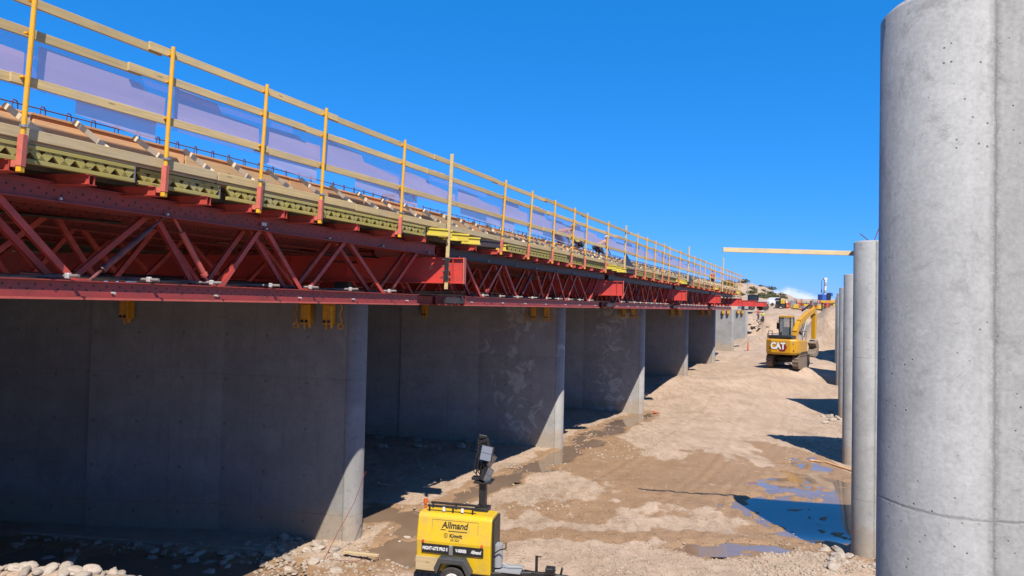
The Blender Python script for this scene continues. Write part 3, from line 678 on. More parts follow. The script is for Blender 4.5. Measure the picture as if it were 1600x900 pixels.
# walkway edge planks and toe strips
s = S0; i = 0
while s < S1:
    e = min(s + random.choice((3.6, 4.8, 5.4)), S1); i += 1
    a = P(s, 2.17, 2.005 + random.uniform(-.012, .012)); dz = random.uniform(-.01, .01)
    o = MB().box(0, (e-s) - .03, -.025, .02, -.07, .07).build('edge_plank', M['grey_lumber'] if i % 3 == 1 else M['rail'], bevel=.004); o.location = a; o.rotation_euler = (0, dz*.1, UA)
    tag(o, f'{ordw(i)} weathered edge plank along the walkway, counted from the left', 'plank', 'walkway edge planks')
    o = MB().box(0, (e-s) - .02, -.005, .38, -.035, 0).build('walkway_board', M['grey_lumber'], bevel=.004); o.location = P(s, 2.15, 1.935); o.rotation_euler = (0, 0, UA)
    tag(o, f'{ordw(i)} flat walkway board under the edge plank, counted from the left', 'board', 'walkway boards')
    s = e
# lattice timber beams under the walkway edge
def lattice(ln):
    mb = MB(); mb.box(0, ln, -.035, .035, .185, .235); mb.box(0, ln, -.035, .035, 0, .055); ch = mb
    wb = MB(); n = max(2, int(ln/.28)); per = ln/n
    for i in range(n):
        x = i*per
        for a_, b_ in ((x + .03, x + per/2), (x + per - .03, x + per/2)):
            wb.add([(a_-.062, -.02, .187), (a_+.062, -.02, .187), (b_+.062, -.02, .053), (b_-.062, -.02, .053), (a_-.062, .02, .187), (a_+.062, .02, .187), (b_+.062, .02, .053), (b_-.062, .02, .053)], [(0,1,2,3),(7,6,5,4),(0,4,5,1),(1,5,6,2),(2,6,7,3),(3,7,4,0)])
    return ch, wb
lens = []
i = 0
for k in range(5):
    b0 = 15*k
    L_ = [(-12.4, -9.0), (-8.85, -7.4), (-7.3, -1.2)] if k == 0 else [(b0 - 15 + 3.6, b0 - 15 + 8.8), (b0 - 15 + 8.7, b0 - 1.2 if k < 4 else b0 - 1.)]
    if k == 4: L_ += [(48.5, 56), (56.1, 64)]
    for j, (a, e) in enumerate(L_):
        i += 1; ch, wb = lattice(e - a)
        o = thing('lattice_beam', P(a, 2.17 - (.07 if j % 2 else 0), 1.65), UA, f'{ordw(i)} timber lattice beam with zigzag web below the walkway, from the left', 'lattice beam', 'timber lattice beams')
        ch.build('chords', M['lattice'], o, bevel=.004); wb.build('zigzag_web', M['lattice'], o)
        MB().box(e - a + .001, e - a + .012, -.036, .036, .0, .235).build('end_cap', M['steel'], o)
# yellow stub timbers by each pier
for k in range(5):
    n = 7 if k == 0 else 6 if k < 3 else 4
    for j in range(n):
        s = 15*k + .25 + [-1.2, -.62, -.25, .15, .65, 1.5, 2.7][j] + random.uniform(-.05, .05)
        o = thing('stub_timber', P(s, 2.10 - .04*(j % 3), 1.70 + .03*(j % 2) - .012*j), UA + R([-32, -38, -30, -36, -34, -22, -38][j]), f'{ordw(j+1)} yellow stub timber from the left in the bundle at the {ordw(k+1)} left pier', 'timber', f'yellow stub timbers at the {ordw(k+1)} left pier')
        ln = [.62, .4, .45, .45, .6, 1.0, .35][j]; mt = M['dark_punched'] if (j == 5) else M['yellow_timber']
        MB().box(0, ln, -.04, .04, .16, .2).build('top_flange', mt, o, bevel=.003); MB().box(0, ln, -.04, .04, 0, .04).build('bottom_flange', mt, o, bevel=.003)
        MB().box(.01, ln - .01, -.014, .014, .042, .158).build('web_board', mt, o)
# dark triangular sheet by the second wooden post
o = MB().prism([(0, 0), (1.6, 0), (0, .62)], 0, .015).build('triangular_sheet', M['black']); o.location = P(s_of(980, LG) + .25, 2.2, 2.05); o.rotation_euler = (0, 0, UA)
tag(o, 'black triangular sheet leaning at the second wooden railing post', 'sheet')
o = MB().prism([(0, 0), (2.2, 0), (0, .5)], 0, .015).build('triangular_sheet', M['black']); o.location = P(s_of(1079, LG) + .25, 2.2, 1.95); o.rotation_euler = (0, 0, UA)
tag(o, 'smaller dark triangular sheet far along the railing by the third wooden post', 'sheet')
# fascia form panels
s = S0; i = 0
while s < S1 - .5:
    i += 1; ln = 2.4
    o = thing('fascia_form', P(s, 1.55, 1.912), UA, f'{ordw(i)} plywood fascia form panel behind the kicker braces, from the left', 'form panel', 'fascia form panels')
    dz = random.uniform(-.02, .02)
    MB().box(.01, ln - .01, 0, .019, 0, .5 + dz).build('plywood', M['ply'], o)
    MB().box(.02, ln - .02, -.04, -.001, .26, .45).build('upper_wale', M['ply_tan'] if i % 3 else M['lumber'], o, bevel=.003)
    MB().box(.02, ln - .02, -.04, -.001, .03, .12).build('lower_wale', M['ply_tan'], o)
    MB().box(0, ln - .005, -.03, .045, .502 + dz, .53 + dz).build('top_batten', M['ply_tan'], o)
    s += ln
# kickers
kb = MB().box(0, .58, -.02, .02, -.04, .04).build('kicker_brace', M['pale_lumber'], bevel=.003)
i = 0; s = S0 + .15
while s < S1 - .3:
    i += 1; o = kb if i == 1 else kb.copy()
    if i > 1: C.objects.link(o)
    a = P(s, 1.70, 2.43 + random.uniform(-.015, .015)); d = P(s + .16 + random.uniform(-.04, .04), 2.08, 2.08); dv = d - a
    o.location = a; o.rotation_euler = (0, -math.asin(dv.z/dv.length), math.atan2(dv.y, dv.x))
    tag(o, f'{ordw(i)} pale slanting kicker brace on the walkway, counted from the left', 'brace', 'kicker braces along the fascia form'); s += .9
# rebar cages along the deck edge
hp = [(0, 0, 0), (0, 0, .30), (.03, 0, .34), (.12, 0, .34), (.15, 0, .30), (.15, 0, 0)]
hoop0 = None
for k, (a, b2) in enumerate(spans):
    o = thing('rebar_cage', P(a + .1, 1.38, 2.27), UA, 'row of rebar hoops above the fascia form, ' + ('nearest the camera' if k == 0 else f'past the {ordw(k)} left pier'), 'rebar', 'rebar cages by span')
    Ln = b2 - a - .2
    for zq, yy in ((.30, .012), (.2, .012)): MB().tube((0, yy, zq), (Ln, yy, zq), .009, 6).build('long_bar', M['rebar'], o)
    n = int(Ln/.36)
    for j in range(n):
        if hoop0 is None:
            mb = MB().path([(x_*.0 , x_*.8, z_) for x_, y_, z_ in hp], .008, 5); h = mb.build('hoop', M['rebar'], o); hoop0 = h
        else: h = hoop0.copy(); C.objects.link(h); h.parent = o
        h.location = (j*.36 + .05, 0, 0); h.rotation_euler = (0, 0, -R(60))
# debris nets
def sheet(fn, s0, s1, ztop, zbot, w, n=None):
    mb = MB(); n = max(3, int((s1 - s0)/.1)); m_ = 5
    for i in range(n+1):
        s = s0 + (s1-s0)*i/n
        for j in range(m_+1):
            f = j/m_; z = ztop(s)*(1-f) + zbot(s)*f
            p = P(s, w + .008*math.sin(s*1.1 + f*2) + .006*mn.noise(Vector((s*.8, f*2, w*9))), z); mb.v.append(tuple(p))
    for i in range(n):
        for j in range(m_): a = i*(m_+1)+j; mb.f.append((a, a+m_+1, a+m_+2, a+1))
    return mb
for k, (a, b2) in enumerate(spans):
    wh = ['nearest the camera', 'past the first left pier', 'past the second left pier', 'past the third left pier', 'at the far end'][k]
    lo = lambda s: 2.57 + .02*math.sin(s*1.1); hi = lambda s: 3.31 + .02*math.sin(s*1.9)
    o = thing('debris_net', P(a, 2.2, 1.95), 0, f'thin reddish debris net tied behind the rails, {wh}', 'net', 'debris nets behind the railing')
    nm = sheet(None, a, b2, hi, lo, 2.17).build('mesh_sheet', M['net'], o); nm.matrix_parent_inverse = Matrix.Translation(-o.location)
    # folded hem, orange, lumpy along the middle rail
    hm = MB(); st = .3; s = a
    while s < b2 - st:
        z1 = 3.315 + .02*mn.noise(Vector((s*1.3, 0, 1))); z2 = 3.315 + .02*mn.noise(Vector(((s+st)*1.3, 0, 1)))
        r1 = .018 + .035*max(0, mn.noise(Vector((s*.8, 4, 2)))) ; hm.tube(P(s, 2.2, z1 + r1*.4), P(s + st, 2.2, z2 + r1*.4), r1, 7); s += st
    h = hm.build('rolled_hem', M['net_hem'], o, smooth=True); h.matrix_parent_inverse = Matrix.Translation(-o.location)
# second, paler net sheets: start just past each post, irregular upper outline
ys = [p for p in posts if p[0] < 40]; i = 0
for (sa, _), (sb, _) in zip(ys[:-1], ys[1:]):
    i += 1; g_ = sb - sa; s0 = sa + .22; s1 = sb + .06
    r1 = random.uniform(.08, .2); r2 = random.uniform(.12, .3); brk = random.uniform(.35, .85); stp = random.uniform(.06, .2)
    top = lambda s: 3.24 - (r1 + (r2 - r1)*(s - s0)/(s1 - s0)) + (stp if (s - s0)/(s1 - s0) < brk else 0) - .06
    o = sheet(None, s0, s1, top, lambda s: 2.66 - .05*math.sin(s), 2.215).build('net_flap', M['net2'])
    tag(o, f'paler second sheet of net in the {ordw(i)} bay of the railing from the left', 'net flap', 'paler net sheets')
for i, (a, b2, z0, z1) in enumerate(((-9.9, -8.7, 2.62, 2.42), (-6.6, -5.2, 2.6, 2.42), (-4.0, -1.6, 2.6, 2.42), (.5, 4, 2.6, 2.42), (5, 9, 2.6, 2.45))):
    o = sheet(None, a, b2, lambda s: z0, lambda s: z1 - .1*(s-a)/(b2-a), 2.21).build('net_flap', M['net2'])
    tag(o, f'{ordw(i+1)} low sagging net flap under the lower rail, from the left', 'net flap', 'low net flaps')
# tie wire tangle (dark weeds of wire) on deck edge
mb = MB()
for i in range(60):
    d = Vector((random.gauss(0, .22), random.gauss(0, .1), random.uniform(0, .22))); mb.tube(d, d + Vector((random.gauss(0, .1), random.gauss(0, .06), random.gauss(.02, .07))), .007, 4)
o = mb.build('wire_tangle', M['rebar']); o.location = P(-1.1, 1.35, 2.5); tag(o, 'small dark tangle of tie wire on top of the deck edge', 'wire')

# ------------------------------------------------------------------ people
def skin_body(verts, edges, radii, name, mat, parent, sub=1):
    me = bpy.data.meshes.new(name); me.from_pydata([tuple(v) for v in verts], edges, [])
    ob = bpy.data.objects.new(name, me); C.objects.link(ob)
    sk = ob.modifiers.new('skin', 'SKIN'); me.skin_vertices.new() if not me.skin_vertices else None
    for i, r_ in enumerate(radii):
        me.skin_vertices[0].data[i].radius = r_ if isinstance(r_, tuple) else (r_, r_)
    me.skin_vertices[0].data[0].use_root = True
    if sub: s_ = ob.modifiers.new('sub', 'SUBSURF'); s_.levels = sub; s_.render_levels = sub
    dg = bpy.context.evaluated_depsgraph_get(); m2 = bpy.data.meshes.new_from_object(ob.evaluated_get(dg)); bpy.data.objects.remove(ob)
    m2.materials.clear(); m2.materials.append(mat)
    for p in m2.polygons: p.use_smooth = True
    o = bpy.data.objects.new(name, m2); C.objects.link(o); o.parent = parent; return o
def person(loc, rz, label, bend=0., crouch=0., shirt='hivis', hat='white', armdir=None, group=None, legs='jeans'):
    o = thing('person', loc, rz, label, 'person', group)
    hz = .94 - .35*crouch; B = math.radians(bend)
    pel = Vector((0, 0, hz)); ax = Vector((0, math.sin(B), math.cos(B)))
    ch = pel + ax*.42; nk = pel + ax*.58; hd = nk + (ax*.6 + Z*.4).normalized()*.13; ht = hd + (ax*.6+Z*.4).normalized()*.1
    V = [pel, pel + ax*.2, ch, nk, hd, ht]; E = [(0,1),(1,2),(2,3),(3,4),(4,5)]; RR = [(.15,.11),(.14,.1),(.17,.11),(.058,.058),(.085,.1),(.07,.08)]
    legs_pts = []
    for s in (-1, 1):
        i = len(V); hip = pel + Vector((s*.1, 0, -.06)); kn = Vector((s*.13, .12 + .3*crouch + (.08 if s > 0 else 0), hz*.52)); an = Vector((s*.14, -.04 + (.1 if s > 0 else 0), .09)); toe = an + Vector((s*.02, .16, -.045))
        V += [hip, kn, an, toe]; E += [(0, i), (i, i+1), (i+1, i+2), (i+2, i+3)]; RR += [.095, .065, .05, (.045, .04)]; legs_pts.append((hip, kn, an, toe))
        i = len(V); sh = ch + Vector((s*.2, 0, .04))
        ad = armdir or (Vector((s*.12, .25, -1)) if bend < 30 else Vector((s*.1, .35, -1))); ad = Vector(ad).normalized()
        el = sh + ad*.28; wr = el + (ad + Vector((-s*.2, .35, 0))).normalized()*.25; pm = wr + (wr - el).normalized()*.08
        V += [sh, el, wr, pm]; E += [(2, i), (i, i+1), (i+1, i+2), (i+2, i+3)]; RR += [.06, .045, .03, (.04, .018)]
        for q_ in range(5):
            d = (wr-el).normalized(); sd = Vector((q_*.018 - .036, 0, 0)) if q_ < 4 else Vector((-s*.04, 0, -.02))
            V += [pm + d*(.035 if q_ < 4 else .0) + sd, pm + d*(.075 if q_ < 4 else .03) + sd*1.1 + Vector((0, .012, 0))]; j = len(V); E += [(i+3, j-2), (j-2, j-1)]; RR += [.009, .007]
    skin_body(V, E, RR, 'body', M['skin'], o, 1)
    # clothing: slightly larger skins
    tv = [pel, pel + ax*.2, ch, nk - ax*.06]; te = [(0,1),(1,2),(2,3)]; tr = [(.165,.125),(.155,.115),(.185,.125),(.1,.09)]
    for s in (-1, 1):
        i = len(tv); sh = ch + Vector((s*.2, 0, .04)); ad = armdir or (Vector((s*.12, .25, -1)) if bend < 30 else Vector((s*.1, .35, -1))); ad = Vector(ad).normalized()
        tv += [sh, sh + ad*.2]; te += [(2, i), (i, i+1)]; tr += [.072, .06]
    skin_body(tv, te, tr, 'shirt', M[shirt], o, 1)
    lv = [pel]; le = []; lr = [(.165,.125)]
    for hip, kn, an, toe in legs_pts:
        i = len(lv); lv += [hip, kn, an + Z*.02]; le += [(0, i), (i, i+1), (i+1, i+2)]; lr += [.105, .076, .064]
    skin_body(lv, le, lr, 'trousers', M[legs], o, 1)
    for hip, kn, an, toe in legs_pts:
        MB().rock((an.x*.5+toe.x*.5, an.y*.5+toe.y*.5+.02, .05), .055, .14, .055, 1, 2).build('boot', M['black'], o, smooth=True)
    hb = MB(); c = hd + (ax*.6+Z*.4).normalized()*.06; n = 12
    for l in range(5):
        a_ = l/4*math.pi/2
        for i in range(n): t_ = 2*math.pi*i/n; hb.v.append((c.x + .115*math.cos(a_)*math.cos(t_), c.y + .14*math.cos(a_)*math.sin(t_), c.z + .02 + .12*math.sin(a_)))
    for l in range(4):
        for i in range(n): hb.f.append((l*n+i, l*n+(i+1) % n, (l+1)*n+(i+1) % n, (l+1)*n+i))
    hb.tube((c.x, c.y + .03, c.z + .02), (c.x, c.y + .03, c.z + .032), .15, 14); hb.build('hard_hat', M[hat], o, smooth=False)
    # face: nose, eyes, ears on the front of the head
    fb = MB(); fb.rock((hd.x, hd.y + .1, hd.z), .014, .022, .02, 2, 1); fb.build('nose', M['skin'], o)
    eb = MB(); [eb.rock((hd.x + s*.033, hd.y + .088, hd.z + .03), .011, .01, .008, 2, 1) for s in (-1, 1)]; eb.build('eyes', M['black'], o)
    return o
def onbridge(px, Lw, z): D = Lw*F/(1306 - px); x = .471*D - Lw; return Vector((x, D, EYE + z))
W1 = onbridge(872, 11.3, 2.1)
person(W1, R(-75), 'worker in an orange shirt bending far over on the deck behind the railing', bend=78, crouch=.15, shirt='hivis_orange', hat='yellow_body')
person(onbridge(908, 11.2, 2.1), R(60), 'crouching deck worker in lime vest and white helmet, behind the sixth railing post', bend=50, crouch=.75, shirt='hivis', hat='white')
person(onbridge(934, 11.2, 2.1), R(-60), 'crouching deck worker in tan shirt and white helmet, rightmost of the deck group', bend=62, crouch=.55, shirt='ply_tan', hat='white')
person(onbridge(1117, 11.4, 1.93), R(20), 'distant worker in red on the far end of the deck', bend=5, shirt='red_clean', hat='white')
def pg(px, D): return ((px - 800)/F*D, D)
x, y = pg(1192.5, 110); wz = ground(x, y)
person((x, y, wz), R(160), 'worker in lime vest and dark trousers standing on the far bench by the red beam', shirt='hivis', hat='white')
person((pg(1185, 111)[0], 111, ground(pg(1185, 111)[0], 111)), R(200), 'worker in a red shirt left of the lime vested one on the far bench', shirt='red_clean', hat='orange')

# ------------------------------------------------------------------ light tower trailer
tx, ty = -1.0, 15.2
tz = ground(tx, ty)
tw = thing('light_tower', (tx, ty, tz + .02), R(-12), 'yellow trailer mounted light tower with black mast folded down, on the sand', 'light tower'); tw.scale = (.88, .97, .97)
LBX = .93
mb = MB(); prof = [(-.62, .50), (-.66, 1.15), (-.56, 1.66), (-.48, 1.72), (.02, 1.72), (.10, 1.66), (.16, 1.15), (.14, .50)]
mb.prism(prof, -LBX, LBX, 'x'); body = mb.build('enclosure', M['yellow_body'], tw, bevel=.035, seg=3)
MB().box(LBX + .002, LBX + .05, -.54, .08, .56, 1.66).build('end_panel', M['black'], tw, bevel=.02, seg=2)
MB().box(-LBX - .012, -LBX - .001, -.4, .05, .7, 1.4).build('grille', M['dkgrey'], tw)
# door outline on the long side (raised thin seam), lettering on the sloped face
def fy(z_): return -.66 + .196*(z_ - 1.15) if z_ > 1.15 else -.66 + .0615*(1.15 - z_)
dl = MB()
for a_, b_ in (((-.55, 1.12), (-.55, 1.60)), ((-.55, 1.60), (.6, 1.60)), ((.6, 1.60), (.6, 1.12))):
    dl.bar((a_[0], fy(a_[1]) - .001, a_[1]), (b_[0], fy(b_[1]) - .001, b_[1]), .006, .006)
dl.build('door_seam', M['dkgrey'], tw)
MB().box(-.78, .76, -.672, -.650, .90, 1.09).build('black_stripe', M['letter_black'], tw)
SL = R(79)
def word(txt, size, x_, z_, sx_=1., mat='letter_black', **k): return lettering(txt, size, M[mat], tw, (x_, fy(z_) - .004, z_), (SL, 0, 0), sx_, **k)
word('Allmand', .19, .02, 1.50, 1.02, shear=.15, bold=.004)
mb = MB(); mb.bar((-.33, fy(1.405) - .004, 1.405), (-.2, fy(1.405) - .004, 1.405), .006, .014); mb.bar((-.14, fy(1.385) - .004, 1.385), (.34, fy(1.385) - .004, 1.385), .006, .014); mb.build('underline', M['letter_black'], tw)
word('Kiewit', .115, .06, 1.29, 1.05, bold=.003)
word('231222', .065, .04, 1.205, 1.1)
mb = MB()
for q_ in range(16):
    a1, a2 = q_*math.pi/8, (q_+1)*math.pi/8; z1, z2 = 1.29+.042*math.sin(a1), 1.29+.042*math.sin(a2); mb.tube((-.19+.042*math.cos(a1), fy(z1) - .003, z1), (-.19+.042*math.cos(a2), fy(z2) - .003, z2), .006, 5)
mb.box(-.195, -.185, -.643, -.634, 1.27, 1.31); mb.build('round_emblem', M['letter_black'], tw)
for txt, size, x_, sx_, sh_ in (('NIGHT-LITE PRO II', .098, -.44, .78, 0), ('V-SERIES', .09, .21, .8, 0), ('Allmand', .1, .58, .74, .25)):
    lettering(txt, size, M['letter_white'], tw, (x_, -.676, .995), (R(90), 0, 0), sx_, bold=.003, shear=sh_)
MB().box(-.09, .01, -.69, -.673, .88, 1.10).build('latch', M['steel'], tw, bevel=.01)
for x_ in (-.75, .72): MB().tube((x_, -.655, 1.14), (x_, -.685, 1.14), .032, 12).build('side_marker', M['orange'] if x_ > 0 else M['red_clean'], tw)
# wheel, fender, axle
mb = MB(); fp = [(-.42, .62), (-.30, .86), (.34, .86), (.52, .58), (.44, .46), (.27, .74), (-.24, .74), (-.34, .5)]
for yy in (-.83, .13): MB().prism([(x_ + .0, z_) for x_, z_ in fp], yy, yy + .2, 'y').build('fender', M['dkgrey'], tw, bevel=.02, seg=2)
for yy in (-.79, .13):
    w = MB(); w.tube((0.04, yy, .34), (0.04, yy + .17, .34), .335, 28); wo = w.build('wheel', M['rubber'], tw, bevel=.03, seg=2)
    r1 = MB(); r1.tube((.04, yy - .004, .34), (.04, yy + .02, .34), .21, 24); r1.tube((.04, yy - .03, .34), (.04, yy, .34), .06, 12)
    ro = r1.build('rim', M['white'], wo, bevel=.01)
    for q_ in range(8): a1 = q_*math.pi/4; r2 = MB().tube((.04+.13*math.cos(a1), yy-.008, .34+.13*math.sin(a1)), (.04+.13*math.cos(a1), yy-.003, .34+.13*math.sin(a1)), .028, 8).build('rim_hole', M['black'], wo)
MB().tube((.04, -.6, .34), (.04, .13, .34), .04, 8).build('axle', M['black'], tw)
MB().box(-LBX - .04, LBX + .02, -.55, .08, .40, .495).build('chassis', M['black'], tw, bevel=.01)
MB().box(-LBX, -.38, -.645, -.62, .5, .8).build('step_recess', M['grey_lumber'], tw)
# tongue
mb = MB(); mb.bar((LBX, -.5, .5), (1.85, -.26, .5), .07, .09); mb.bar((LBX, .02, .5), (1.85, -.22, .5), .07, .09); mb.bar((1.2, -.24, .5), (2.45, -.24, .5), .09, .1); mb.build('tongue', M['black'], tw, bevel=.006)
MB().box(1.0, 1.62, -.48, .0, .552, .575).build('tread_plate', M['grey'], tw)
MB().tube((2.45, -.24, .5), (2.72, -.24, .5), .05, 12).build('coupler', M['black'], tw); 
mb = MB(); mb.tube((2.2, -.34, .56), (2.45, -.34, .68), .03, 8); mb.box(2.2, 2.42, -.34, -.14, .55, .68); mb.tube((2.55, -.24, .5), (2.6, -.24, .7), .03, 8); mb.build('hitch_head', M['black'], tw, bevel=.01)
mb = MB(); mb.tube((2.72, -.24, .5), (2.86, -.22, .5), .045, 10, .02); mb.build('hitch_ring', M['darkred'], tw)
mb = MB(); mb.tube((1.95, -.12, .05), (1.95, -.12, .85), .035, 10); mb.tube((1.95, -.12, .02), (1.95, -.12, .06), .1, 12); mb.bar((1.95, -.12, .84), (2.07, -.12, .84), .02, .02); mb.build('jack_stand', M['black'], tw)
mb = MB(); mb.tube((LBX + .1, -.3, .62), (LBX + .1, -.3, 1.1), .12, 14); mb.build('winch_drum', M['grey'], tw, smooth=False)
mb = MB(); mb.path([(LBX+.05, -.5, .95), (LBX+.2, -.5, 1.05), (LBX+.34, -.5, 1.08), (LBX+.34, -.5, 1.2)], .015, 6); mb.build('winch_handle', M['black'], tw)
mb = MB(); mb.path([(LBX+.1, -.3, .9), (LBX+.2, -.3, .7), (1.3, -.3, .62), (1.6, -.2, .6), (1.8, -.2, .42), (2., -.18, .45), (2.2, -.15, .52)], .012, 5); mb.build('cable', M['grey'], tw)
for yy in (-.5, .05): 
    for xx in (-.85, .8): MB().tube((xx, yy, .02), (xx, yy, .5), .028, 8).build('stabilizer_leg', M['black'], tw)
# roof rack and mast
mb = MB(); mb.bar((-.75, -.4, 1.84), (.5, -.4, 1.84), .045, .045); mb.bar((-.75, -.15, 1.84), (.5, -.15, 1.84), .045, .045)
for xx in (-.7, -.1, .4): mb.bar((xx, -.4, 1.72), (xx, -.4, 1.84), .04, .04); mb.bar((xx, -.15, 1.72), (xx, -.15, 1.84), .04, .04)
mb.build('roof_rack', M['black'], tw, bevel=.005)
for xx in (-.35, .12): MB().box(xx, xx+.06, -.44, -.424, 1.75, 1.84).build('rack_clip', M['letter_white'], tw)
mb = MB(); mb.tube((-.86, -.25, 1.72), (-.86, -.25, 1.84), .03, 10); mb.tube((-.86, -.25, 1.84), (-.86, -.25, 1.94), .05, 14); mb.build('beacon', M['orange'], tw)
mb = MB(); mx = .54; mb.box(mx-.085, mx+.085, -.085, .085, 1.70, 2.35); mb.box(mx-.17, mx+.17, -.17, .17, 1.70, 1.80); mast = mb.build('mast', M['black'], tw, bevel=.012)
mb = MB(); mb.box(mx-.20, mx+.24, -.2, .2, 2.35, 2.39); mb.box(mx-.28, mx+.05, -.1, .1, 2.40, 2.46); mb.tube((mx-.05, 0, 2.39), (mx-.05, 0, 2.75), .05, 10); mb.tube((mx-.12, 0, 2.6), (mx-.15, 0, 3.28), .028, 8); mb.bar((mx-.17, 0, 3.2), (mx+.05, 0, 3.3), .05, .05); mb.bar((mx+.08, 0, 2.4), (mx+.05, 0, 2.75), .06, .08); mb.tube((mx-.2, .03, 2.5), (mx-.12, .02, 3.0), .02, 6)
mb.build('mast_head', M['black'], tw, bevel=.005)
def lamp(cx, cy, cz, ry, rx, rz=0):
    MX = Matrix.Translation((cx, cy, cz)) @ Matrix.Rotation(rz, 4, 'Z') @ Matrix.Rotation(ry, 4, 'Y') @ Matrix.Rotation(rx, 4, 'X')
    mb = MB(); mb.box(-.15, .15, -.03, .06, -.17, .17, MX)
    for q_ in range(7): mb.box(-.13 + q_*.04, -.12 + q_*.04, .06, .12, -.15, .15, MX)
    h = mb.build('lamp_head', M['black'], tw, bevel=.004)
    mb = MB(); mb.box(-.135, .135, -.036, -.031, .005, .155, MX); mb.box(-.135, .135, -.036, -.031, -.155, -.005, MX); mb.build('lamp_glass', M['lampface'], h)
    return h
lamp(mx + .10, -.12, 3.02, R(8), R(-14)); lamp(mx + .14, .1, 2.8, R(22), R(30), R(80)); lamp(mx + .12, -.05, 2.52, R(30), R(10), R(72)); lamp(mx - .02, .16, 3.18, R(-6), R(-25), R(150))
mb = MB(); 
for q_ in range(4):
    pts = [(mx - .02 + .03*q_, -.08 + .03*q_, 2.4), (mx - .22 + .08*q_, -.12, 2.6 + .05*q_), (mx - .18 + .12*q_, -.1, 2.9), (mx - .1 + .02*q_, 0, 3.2)]; mb.path([Vector(p_) for p_ in pts], .012, 5)
mb.build('wiring', M['black'], tw)
mb = MB(); mb.path([(mx-.15, 0, 3.2), (mx-.13, 0, 3.4), (mx+.06, 0, 3.38), (mx+.08, 0, 3.2)], .016, 6); mb.build('guard_loop', M['black'], tw)

# ------------------------------------------------------------------ excavator
ex, ey = pg(1233, 62); ez = ground(ex, ey) 
ez = ground(ex, ey) - .04
XV = thing('excavator', (ex, ey, ez), R(-36), 'yellow tracked excavator seen from behind with its boom raised, on the haul road', 'excavator'); XV.scale = (.89, .92, 1.03)
def track(cx):
    mb = MB(); n = 40; half = 1.75; r_ = .5; w = .6; pts = []
    for i in range(15): a_ = -math.pi/2 + math.pi*i/14; pts.append((half + r_*math.cos(a_), r_ + r_*math.sin(a_)))
    for i in range(15): a_ = math.pi/2 + math.pi*i/14; pts.append((-half + r_*math.cos(a_), r_ + r_*math.sin(a_)))
    mb.prism(pts, cx - w/2 + .06, cx + w/2 - .06, 'x'); tr = mb.build('track', M['track'], XV)
    # shoes
    sb = MB(); per = []
    tot = 0; seg = []
    for a_, b_ in zip(pts, pts[1:] + pts[:1]): d = math.dist(a_, b_); seg.append((tot, d, a_, b_)); tot += d
    ns = 46
    for k in range(ns):
        s = tot*k/ns
        for t0, d, a_, b_ in seg:
            if d > 0 and t0 <= s < t0 + d: f_ = (s-t0)/d; p_ = (a_[0]+(b_[0]-a_[0])*f_, a_[1]+(b_[1]-a_[1])*f_); dr = ((b_[0]-a_[0])/d, (b_[1]-a_[1])/d); break
        A = Vector((cx, p_[0] - dr[0]*.09, p_[1] - dr[1]*.09)); Bq = Vector((cx, p_[0] + dr[0]*.09, p_[1] + dr[1]*.09)); nn = Vector((0, dr[1], -dr[0]))
        sb.bar(A + nn*.02, Bq + nn*.02, w, .045, nn); sb.bar(A + nn*.06, A + nn*.06 + Vector((0, dr[0]*.03, dr[1]*.03)), w, .05, nn)
    sb.build('track_shoes', M['track'], tr); return tr
track(-1.25); track(1.25)
MB().box(-1.0, 1.0, -1.0, 1.0, .4, .85).build('undercarriage', M['black'], XV, bevel=.05)
MB().tube((0, 0, .85), (0, 0, 1.1), .75, 24).build('slew_ring', M['black'], XV)
MB().box(-1.5, 1.5, -2.3, 1.7, 1.1, 1.3).build('platform', M['black'], XV, bevel=.03)
cw = MB(); cwp = [(-1.6, -2.0), (-1.45, -2.55), (-.9, -2.85), (.9, -2.85), (1.45, -2.55), (1.6, -2.0), (1.6, -1.5), (-1.6, -1.5)]
n = len(cwp); vs = []
for zq, sc in ((1.12, .93), (1.3, 1.), (2.3, 1.0), (2.42, .97)):
    vs += [(x_*sc, -1.5 + (y_ + 1.5)*sc, zq) for x_, y_ in cwp]
fs = [tuple(range(n)), tuple(range(3*n, 4*n))]
for l in range(3): fs += [(l*n+i, l*n+(i+1) % n, (l+1)*n+(i+1) % n, (l+1)*n+i) for i in range(n)]
cw.add(vs, fs); cwo = cw.build('counterweight', M['cat'], XV, bevel=.06, seg=3)
lettering('CAT', .74, M['letter_white'], cwo, (-.25, -2.87, 1.83), (R(90), 0, 0), .95, bold=.035)
mb = MB(); hx = [(.16 + .46*math.cos(math.pi/3*i + .0), 1.75 + .42*math.sin(math.pi/3*i + .0)) for i in range(6)]; mb.prism(hx, -2.862, -2.852, 'y'); mb.build('hexagon_emblem', M['darkred'], cwo)
lettering('CAT', .748, M['letter_black'], cwo, (-.25, -2.864, 1.82), (R(90), 0, 0), .97, bold=.055, name='lettering_shadow')
for q_ in (1.2,): MB().tube((q_, -2.70, 1.5), (q_, -2.75, 1.5), .05, 10).build('tie_down_eye', M['black'], cwo)
MB().tube((1.15, -2.72, 2.1), (1.15, -2.76, 2.1), .09, 12).build('camera_lens', M['grey'], cwo)
# engine hood, body sides
MB().box(-1.5, -.2, -1.5, .1, 1.3, 2.35).build('left_housing', M['dkgrey'], XV, bevel=.05)
MB().box(.1, 1.55, -1.5, 1.2, 1.3, 2.3).build('right_housing', M['cat'], XV, bevel=.05)
MB().box(-1.35, .9, -2.3, -.6, 2.42, 2.72).build('engine_hood', M['black'], XV, bevel=.08, seg=2)
MB().tube((-.4, -1.2, 2.7), (-.4, -1.2, 3.0), .08, 12).build('exhaust', M['black'], XV)
